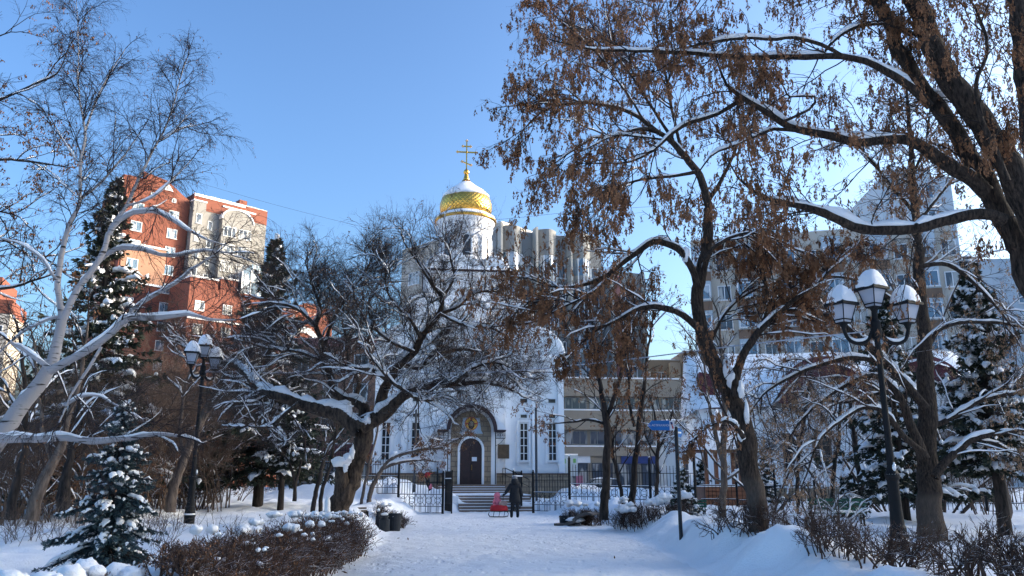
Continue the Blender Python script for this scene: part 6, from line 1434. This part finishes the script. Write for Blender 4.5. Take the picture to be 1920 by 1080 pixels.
    # ---- bins and planters by the left bench
    def bin_(x, y, zo, h, rad, label, name='litter_bin', cat='bin', ball=False):
        r = empty(name, (x, y, G(x, y) + zo), 0, label, cat)
        if ball:
            MB().lathe([(rad * .9, -.3), (rad, 0), (rad * .95, h * .78), (rad * .6, h * .84), (rad * .55, h * .9)], 16).build('body', M['bin'], r, smooth=False); MB().lathe([(rad * .75, h * .9), (rad * .75, h * .97), (rad * .3, h), (.001, h + .01)], 14).build('cap', M['bin'], r)
            MB().blob((0, 0, h + .03), rad * .7, rad * .7, .05, 5, .3, 10, 6).build('snow_cap', M['snow'], r, smooth=True)
        else:
            MB().lathe([(rad * .78, -.35), (rad, h), (rad * 1.06, h), (rad * 1.06, h + .03), (rad * .9, h + .03), (rad * .85, h - .1)], 18).build('body', M['bin'], r); MB().blob((0, 0, h - .06), rad * .85, rad * .85, .07, 6, .3, 12, 6).build('snow_fill', M['snow'], r, smooth=True)
    p = at(722, 978, 26.3); bin_(p[0] - .02, 26.3, -.12, .62, .18, 'rounded dark litter bin with narrow capped neck on the left bank', ball=True)
    p = at(709, 975, 26.6); bin_(p[0], 26.6, -.2, .75, .09, 'narrow dark post with a snow cap, leftmost beside the litter bins', 'bollard', 'bollard', ball=True)
    p = at(739, 970, 26.9); bin_(p[0], 26.9, -.1, .60, .24, 'open tapered dark bin, nearest to the path on the left')
    p = at(1057, 958, 30.5); bin_(p[0], 30.5, -.15, .45, .17, 'small square-shouldered dark bin on the right bank near the curved bench')
    p = at(1068, 955, 31.2); bin_(p[0], 31.2, -.1, .52, .07, 'short dark bollard with a snow cap behind the small right bin', 'bollard', 'bollard', ball=True)
    hedge('clipped_hedge', 'small box-clipped brown hedge standing on the left bank behind the litter bins', [(at(708, 950, 28.5)[0], 28.5), (at(758, 950, 28.5)[0], 28.7)], .7, .62, 110, [(.3, 0, .12, 0)], HS)

    # ---- wooden well with a snow roof
    p = at(1355, 950, 37.5); z0 = G(p[0], 37.5)
    r = empty('wooden_well', (p[0], 37.5, z0), math.radians(8), 'roofed orange wooden well with a peaked snow roof inside the churchyard', 'well')
    r.scale = (1.05, 1.05, 1.24)
    MB().box(-.95, .95, -.6, .6, -.2, .62).build('curb', M['orange'], r)
    m = MB(); [m.box(-1.0, 1.0, -.66, -.603, .02 + .15 * k, .13 + .15 * k) for k in range(4)]; m.build('planks', M['orange'], r)
    for x in (-.8, -.35, .75): MB().box(x - .07, x + .07, -.45, -.31, .62, 1.9).build('post', M['orange'], r)
    MB().box(.68, .82, .31, .45, .62, 1.9).build('post', M['orange'], r)
    m = MB(); m.v = [(-1.4, -.95, 1.85), (1.4, -.95, 1.85), (1.4, .95, 1.85), (-1.4, .95, 1.85), (0, -.35, 3.2), (0, .35, 3.2)]; m.f = [(0, 1, 4), (1, 2, 5, 4), (2, 3, 5), (3, 0, 4, 5), (3, 2, 1, 0)]; m.build('roof', M['orange'], r)
    m = MB(); K = 10
    for i in range(K + 1):
        for j in range(K + 1):
            a, c = i / K * 2 - 1, j / K * 2 - 1; f = 1 - max(abs(a), abs(c)); m.v.append((a * 1.5, c * 1.05, 1.92 + 1.55 * f ** .92 + .05 * mnoise.noise(Vector((a * 3, c * 3, 1)))))
    for i in range(K):
        for j in range(K): a = i * (K + 1) + j; m.f.append((a, a + K + 1, a + K + 2, a + 1))
    m.build('roof_snow', M['snow'], r, smooth=True); m = MB(); snowcap(m, -.98, .98, -.64, .62, .625, .07); m.build('curb_snow', M['snow'], r)

    # ---- bare steel lamp post and street furniture near the church
    p = at(1006, 930, 44.5)
    r = empty('steel_post', (p[0], 44.5, G(p[0], 44.5) - .1), 0, 'plain grey steel post with a thin curved bracket in front of the church windows', 'post')
    MB().tube([(0, 0, 0), (0, 0, 5.1)], .07, 10).build('shaft', M['greymetal'], r); MB().tube([(0, 0, 4.9), (.2, 0, 5.4), (.6, 0, 5.6), (1.0, 0, 5.5)], .02, 6).build('bracket', M['iron'], r)
    p = at(776, 930, 45)
    r = empty('steel_post', (p[0], 45, G(p[0], 45) - .1), 0, 'plain grey steel post left of the church portal behind the fence', 'post')
    MB().tube([(0, 0, 0), (0, 0, 4.6)], .06, 10).lathe([(.09, 0), (.09, .5), (.06, .55)], 10).build('shaft', M['greymetal'], r)
    p = at(1068, 880, 60); r = empty('kiosk_sign', (p[0], 60, .2), 0, 'pale box sign with green marks just right of the church corner', 'sign')
    MB().box(-.05, .05, 0, .1, 0, 2.4).build('post', M['greymetal'], r); MB().box(-.6, .6, -.1, .1, 1.7, 3.2).build('board', M['bluewhite'], r); MB().box(-.48, -.28, -.11, -.102, 2.6, 2.95).box(.26, .46, -.11, -.102, 2.65, 2.95).build('green_marks', M['lime'], r); MB().box(-.62, .62, -.15, .12, 3.2, 3.3).build('snow_cap', M['snow'], r)

    # ---- cables
    def cable(label, pts, r_, mat):
        P, R = catmull([at(*p) for p in pts], [r_] * len(pts), .5); o = MB().tube((P - P[0]).tolist(), r_, 5, False).build('overhead_cable', M[mat], None, loc=tuple(P[0])); tag(o, label, 'cable')
    cable('frost-whitened cable slung between the two lamps across the whole avenue', [(385, 697, 24), (600, 700, 22), (800, 700, 20.5), (950, 696, 19.5), (1160, 676, 18), (1400, 646, 16), (1620, 622, 14.1)], .013, 'cablem')
    cable('thin wire running down from the red apartment block roof', [(380, 345, 120), (520, 385, 112), (700, 430, 100), (835, 455, 92)], .016, 'wirem')
    cable('thin wire between the roofs, just above the grey block', [(700, 500, 84), (830, 430, 84), (1000, 405, 84), (1180, 390, 84), (1400, 378, 84)], .016, 'wirem')

    # ---- parked cars behind the fence, mostly hidden
    def car(label, u, D, rz, col):
        p = at(u, 900, D); r = empty('parked_car', (p[0], D, .25), rz, label, 'car', None)
        m = MB(); m.prism([(-2.1, .35), (2.1, .35), (2.15, .75), (1.9, .95), (1.1, 1.0), (.6, 1.42), (-.9, 1.45), (-1.6, 1.0), (-2.1, .9)], -.82, .82); m.build('body', M[col], r, bevel=.06)
        MB().prism([(1.02, 1.02), (.56, 1.38), (-.86, 1.4), (-1.45, 1.02)], -.835, .835).build('side_windows', M['glass'], r)
        for x in (-1.3, 1.3):
            for y in (-.84, .62): w_ = MB().tube([(x, y, .32), (x, y + .2, .32)], .32, 16).build('wheel', M['tyre'], r); MB().tube([(x, y - .01, .32), (x, y + .21, .32)], .18, 12).build('rim', M['greymetal'], w_)
        m = MB(); snowcap(m, -.95, .65, -.75, .75, 1.44, .12); snowcap(m, 1.0, 2.1, -.75, .75, .93, .08); m.build('snow_cover', M['snow'], r)
    car('snow-topped dark car parked beyond the fence, in front of the shop sign', 1135, 60, math.radians(5), 'carpaint'); car('snow-topped green car parked beyond the fence, behind the apple tree trunk', 600, 58, math.radians(3), 'greenp')

# ---- people
if 'people' in BUILD:
    px, py = 0.12, 36.4; z0 = G(px, py)
    r = empty('person', (px, py, z0), math.radians(4), 'adult in long black hooded coat and grey fur hat, standing by the red sled', 'person')
    hd = 1.60
    # pelvis-rooted body: torso, neck, head, arms, legs in mid-stride
    Vb = [(0, 0, .92), (0, .02, 1.12), (0, .03, 1.32), (0, .02, 1.43), (0, .02, 1.50), (0, .02, 1.60), (0, .02, 1.70),
          (-.17, .02, 1.38), (-.30, .0, 1.18), (-.43, -.06, 1.02), (-.50, -.10, .98),
          (.17, .02, 1.38), (.26, .02, 1.12), (.30, .05, .88), (.31, .06, .80),
          (-.10, 0, .86), (-.12, .06, .48), (-.13, -.02, .10), (-.14, .10, .045),
          (.10, 0, .86), (.13, .04, .48), (.15, .10, .11), (.15, .24, .05)]
    Eb = [(0, 1), (1, 2), (2, 3), (3, 4), (4, 5), (5, 6), (3, 7), (7, 8), (8, 9), (9, 10), (3, 11), (11, 12), (12, 13), (13, 14), (0, 15), (15, 16), (16, 17), (17, 18), (0, 19), (19, 20), (20, 21), (21, 22)]
    Rb = [(.15, .11), (.14, .11), (.17, .11), (.12, .09), .055, (.085, .095), (.075, .085), .07, .055, .042, .038, .07, .055, .042, .04, .09, .065, .055, .045, .09, .065, .055, .045]
    bd = skin('body', Vb, Eb, Rb, M['black'], r)
    # coat as one tapering shell with sleeves
    cv = [(0, .01, .62), (0, .01, .80), (0, .015, 1.0), (0, .02, 1.18), (0, .02, 1.34), (0, .02, 1.45), (-.19, .02, 1.40), (-.31, 0, 1.19), (-.44, -.06, 1.035), (.19, .02, 1.40), (.285, .02, 1.13), (.325, .05, .90)]
    ce = [(0, 1), (1, 2), (2, 3), (3, 4), (4, 5), (4, 6), (6, 7), (7, 8), (4, 9), (9, 10), (10, 11)]
    cr = [(.29, .22), (.28, .21), (.245, .18), (.225, .16), (.22, .15), (.10, .10), .10, .085, .075, .10, .085, .075]
    skin('coat', cv, ce, cr, M['black'], r)
    MB().lathe([(.13, 0), (.155, .05), (.16, .12), (.145, .20), (.11, .25)], 18, (0, .015, 1.44), .05, 1, 1.05).build('hood', M['black'], r, smooth=True)
    MB().lathe([(.108, 0), (.122, .04), (.12, .10), (.09, .15), (.04, .175), (.001, .18)], 18, (0, .02, 1.635), .08).build('fur_hat', M['greyfur'], r, smooth=True)
    fc = MB().blob((0, .10, 1.615), .075, .06, .10, 1, .05, 12, 8).build('face', M['skin'], r, smooth=True)
    MB().blob((0, .165, 1.61), .014, .02, .025, 0, 0, 8, 5).build('nose', M['skin'], fc, smooth=True)
    m = MB(); [m.blob((s_ * .03, .155, 1.64), .010, .007, .007, 0, 0, 8, 5) for s_ in (-1, 1)]; m.box(-.02, .02, .155, .162, 1.565, 1.571); m.build('eyes_and_mouth', M['door'], fc)
    def mitt(parent, base, d, up_, mat, s=1):
        base = Vector(base); d = Vector(d).normalized(); up_ = Vector(up_).normalized(); sd_ = d.cross(up_).normalized(); vs = [tuple(base), tuple(base + d * .05 * s)]; es = [(0, 1)]; rs = [.032 * s, .036 * s]
        for k in range(4):
            o = (k - 1.5) * .019 * s; L_1 = (.034, .040, .038, .030)[k] * s; i = len(vs)
            vs += [tuple(base + d * .082 * s + sd_ * o), tuple(base + d * (.082 * s + L_1 * .7) + sd_ * o - up_ * .018 * s), tuple(base + d * (.082 * s + L_1 * .8) + sd_ * o - up_ * .045 * s)]; es += [(1, i), (i, i + 1), (i + 1, i + 2)]; rs += [.011 * s, .0095 * s, .008 * s]
        i = len(vs); vs += [tuple(base + d * .035 * s + sd_ * .036 * s), tuple(base + d * .065 * s + sd_ * .048 * s - up_ * .02 * s)]; es += [(0, i), (i, i + 1)]; rs += [.012 * s, .010 * s]
        return skin('hand', vs, es, rs, mat, parent, 1)
    mitt(r, (-.47, -.08, 1.0), (-.8, -.3, -.45), (0, -.3, 1), M['black']); mitt(r, (.325, .055, .86), (.05, .1, -1), (1, 0, .1), M['black'])
    for s_, y_ in ((-1, .05), (1, .17)): MB().blob((s_ * .14, y_, .055), .055, .145, .06, 2, .1, 14, 8).lathe([(.062, 0), (.072, .18), (.07, .28)], 12, (s_ * .14, y_ - .06, .06)).build('boot', M['iron'], r, smooth=True)
    # sled
    sx, sy = px - .70, py - .05; zs = G(sx, sy)
    s = empty('child_sled', (sx, sy, zs), math.radians(0), 'red fabric sled on curved metal runners with a tall push handle', 'sled')
    for y_ in (-.17, .17):
        MB().tube([(-.42, y_, .22), (-.46, y_, .12), (-.40, y_, .03), (-.2, y_, .015), (.25, y_, .015), (.40, y_, .05), (.42, y_, .16), (.36, y_, .25)], .013, 6).build('runner', M['iron'], s)
    m = MB(); [m.tube([(x, -.17, .02), (x + .05, -.15, .26), (x + .05, .15, .26), (x, .17, .02)], .011, 6) for x in (-.25, 0, .22)]; m.box(-.38, .38, -.16, .16, .25, .275); m.build('frame', M['iron'], s)
    MB().lathe([(.30, 0), (.36, .02), (.34, .18), (.30, .24), (.26, .25)], 20, (0, 0, .27), .1, 1.12, .62).build('seat', M['redcloth'], s, smooth=True)
    MB().prism([(.0, .5), (.36, .5), (.38, .62), (.30, .70), (.02, .68)], -.17, .17).build('blanket', M['beigecloth'], s, bevel=.03)
    MB().tube(catmull([(.02, -.05, .5), (.04, -.05, .75), (.10, -.02, .93), (.20, .0, 1.0), (.24, .0, 1.0)], [.01] * 5, .03)[0].tolist(), .010, 6).tube([(.14, .12, .5), (.20, .08, .8), (.24, .0, 1.0)], .010, 6).build('handle', M['iron'], s, smooth=True)
    # child on the sled
    c = empty('person', (sx - .08, sy, zs + .44), 0, 'small child in a pink quilted snowsuit and hood sitting on the red sled', 'person')
    skin('body', [(0, 0, .08), (0, 0, .22), (0, 0, .34), (0, 0, .42), (0, .01, .50), (-.11, 0, .30), (-.16, -.04, .20), (-.14, -.10, .12), (.11, 0, .30), (.16, -.04, .20), (.16, -.10, .14), (-.07, -.02, .06), (-.12, -.12, .05), (.07, -.02, .06), (.12, -.12, .05)],
         [(0, 1), (1, 2), (2, 3), (3, 4), (2, 5), (5, 6), (6, 7), (2, 8), (8, 9), (9, 10), (0, 11), (11, 12), (0, 13), (13, 14)], [(.13, .12), (.13, .11), (.11, .09), .06, .085, .06, .05, .04, .06, .05, .04, .08, .06, .08, .06], M['pinkcloth'], c)
    MB().blob((0, .01, .47), .14, .13, .16, 3, .12, 16, 10).build('hood', M['pinkcloth'], c, smooth=True); fc = MB().blob((.04, .07, .46), .065, .06, .075, 0, 0, 12, 8).build('face', M['skin'], c, smooth=True)
    MB().blob((.045, .13, .455), .01, .012, .012, 0, 0, 8, 5).build('nose', M['skin'], fc, smooth=True)
    mitt(c, (-.14, -.10, .12), (-.3, -.9, -.3), (0, -.2, 1), M['pinkcloth'], .7); mitt(c, (.16, -.10, .14), (.3, -.9, -.3), (0, -.2, 1), M['pinkcloth'], .7)
    # the child playing on the snow heap behind the fence
    p = at(803, 925, 44.6); z1 = at(803, 925, 44.6)[2]
    c = empty('person', (p[0], 44.6, z1 - .02), 0, 'child in a dark and red snowsuit lying on its side on the heap left of the steps, seen through the fence', 'person')
    Vc = [(0, 0, .72), (-.12, 0, .95), (-.28, .0, 1.02), (-.42, 0, 1.0), (-.50, 0, .98), (.02, -.1, 1.08), (.22, -.05, 1.12), (.40, 0, 1.14), (-.30, -.1, .88), (-.42, -.12, .78), (.06, -.02, .5), (.16, 0, .26), (.22, 0, .06), (.32, -.06, .03), (-.06, .12, .5), (.04, .14, .26), (.10, .14, .06), (.20, .10, .04)]
    Ec = [(0, 1), (1, 2), (2, 3), (3, 4), (1, 5), (5, 6), (6, 7), (2, 8), (8, 9), (0, 10), (10, 11), (11, 12), (12, 13), (0, 14), (14, 15), (15, 16), (16, 17)]
    c['label'] = 'child in red and black snowsuit bending forward behind the fence left of the steps'
    skin('body', Vc, Ec, [(.13, .13), (.13, .12), (.12, .11), .06, .09, .06, .05, .04, .055, .042, .085, .065, .05, .045, .085, .065, .05, .045], M['black'], c)
    skin('jacket', [(-.0, 0, .86), (-.10, 0, .97), (-.24, 0, 1.03), (.02, -.08, 1.07), (.16, -.05, 1.11)], [(0, 1), (1, 2), (1, 3), (3, 4)], [(.15, .15), (.15, .15), (.13, .13), .09, .07], M['redcloth'], c)
    MB().lathe([(.11, 0), (.10, .12), (.08, .28)], 12, (.10, 0, .25)).build('trousers', M['pinkcloth'], c, smooth=True)
    MB().blob((-.52, 0, 1.0), .12, .12, .12, 2, .1, 14, 9).build('hat', M['black'], c, smooth=True); MB().blob((-.56, -.06, .98), .07, .06, .075, 0, 0, 12, 8).build('face', M['skin'], c, smooth=True)
    mitt(c, (.39, 0, 1.14), (1, 0, .1), (0, -.2, 1), M['black'], .8); mitt(c, (-.42, -.12, .78), (-.3, -.2, -1), (0, -1, 0), M['black'], .8)

# a couple of fallen leaves on the bank and path
for i, (u, v, D, s_) in enumerate([(647, 1055, 15.0, .06), (1152, 1043, 17.4, .04), (765, 1010, 23.2, .05), (747, 1011, 23.3, .04)]):
    p = at(u, v, D); o = MB().prism([(-s_, 0), (0, s_ * .45), (s_, 0), (0, -s_ * .4)], -.003, .003).build('fallen_leaf', M['leaf'], None, loc=(p[0], D, G(p[0], D) + .03)); o.rotation_euler = (.9 if i == 0 else 1.4, .3 + i, i)
    tag(o, ['curled brown leaf standing in the left snow bank below the hedge', 'dark fallen leaf alone on the right half of the path', 'fallen leaf on the path edge below the open bin', 'second small leaf just left of the one below the open bin'][i], 'leaf')
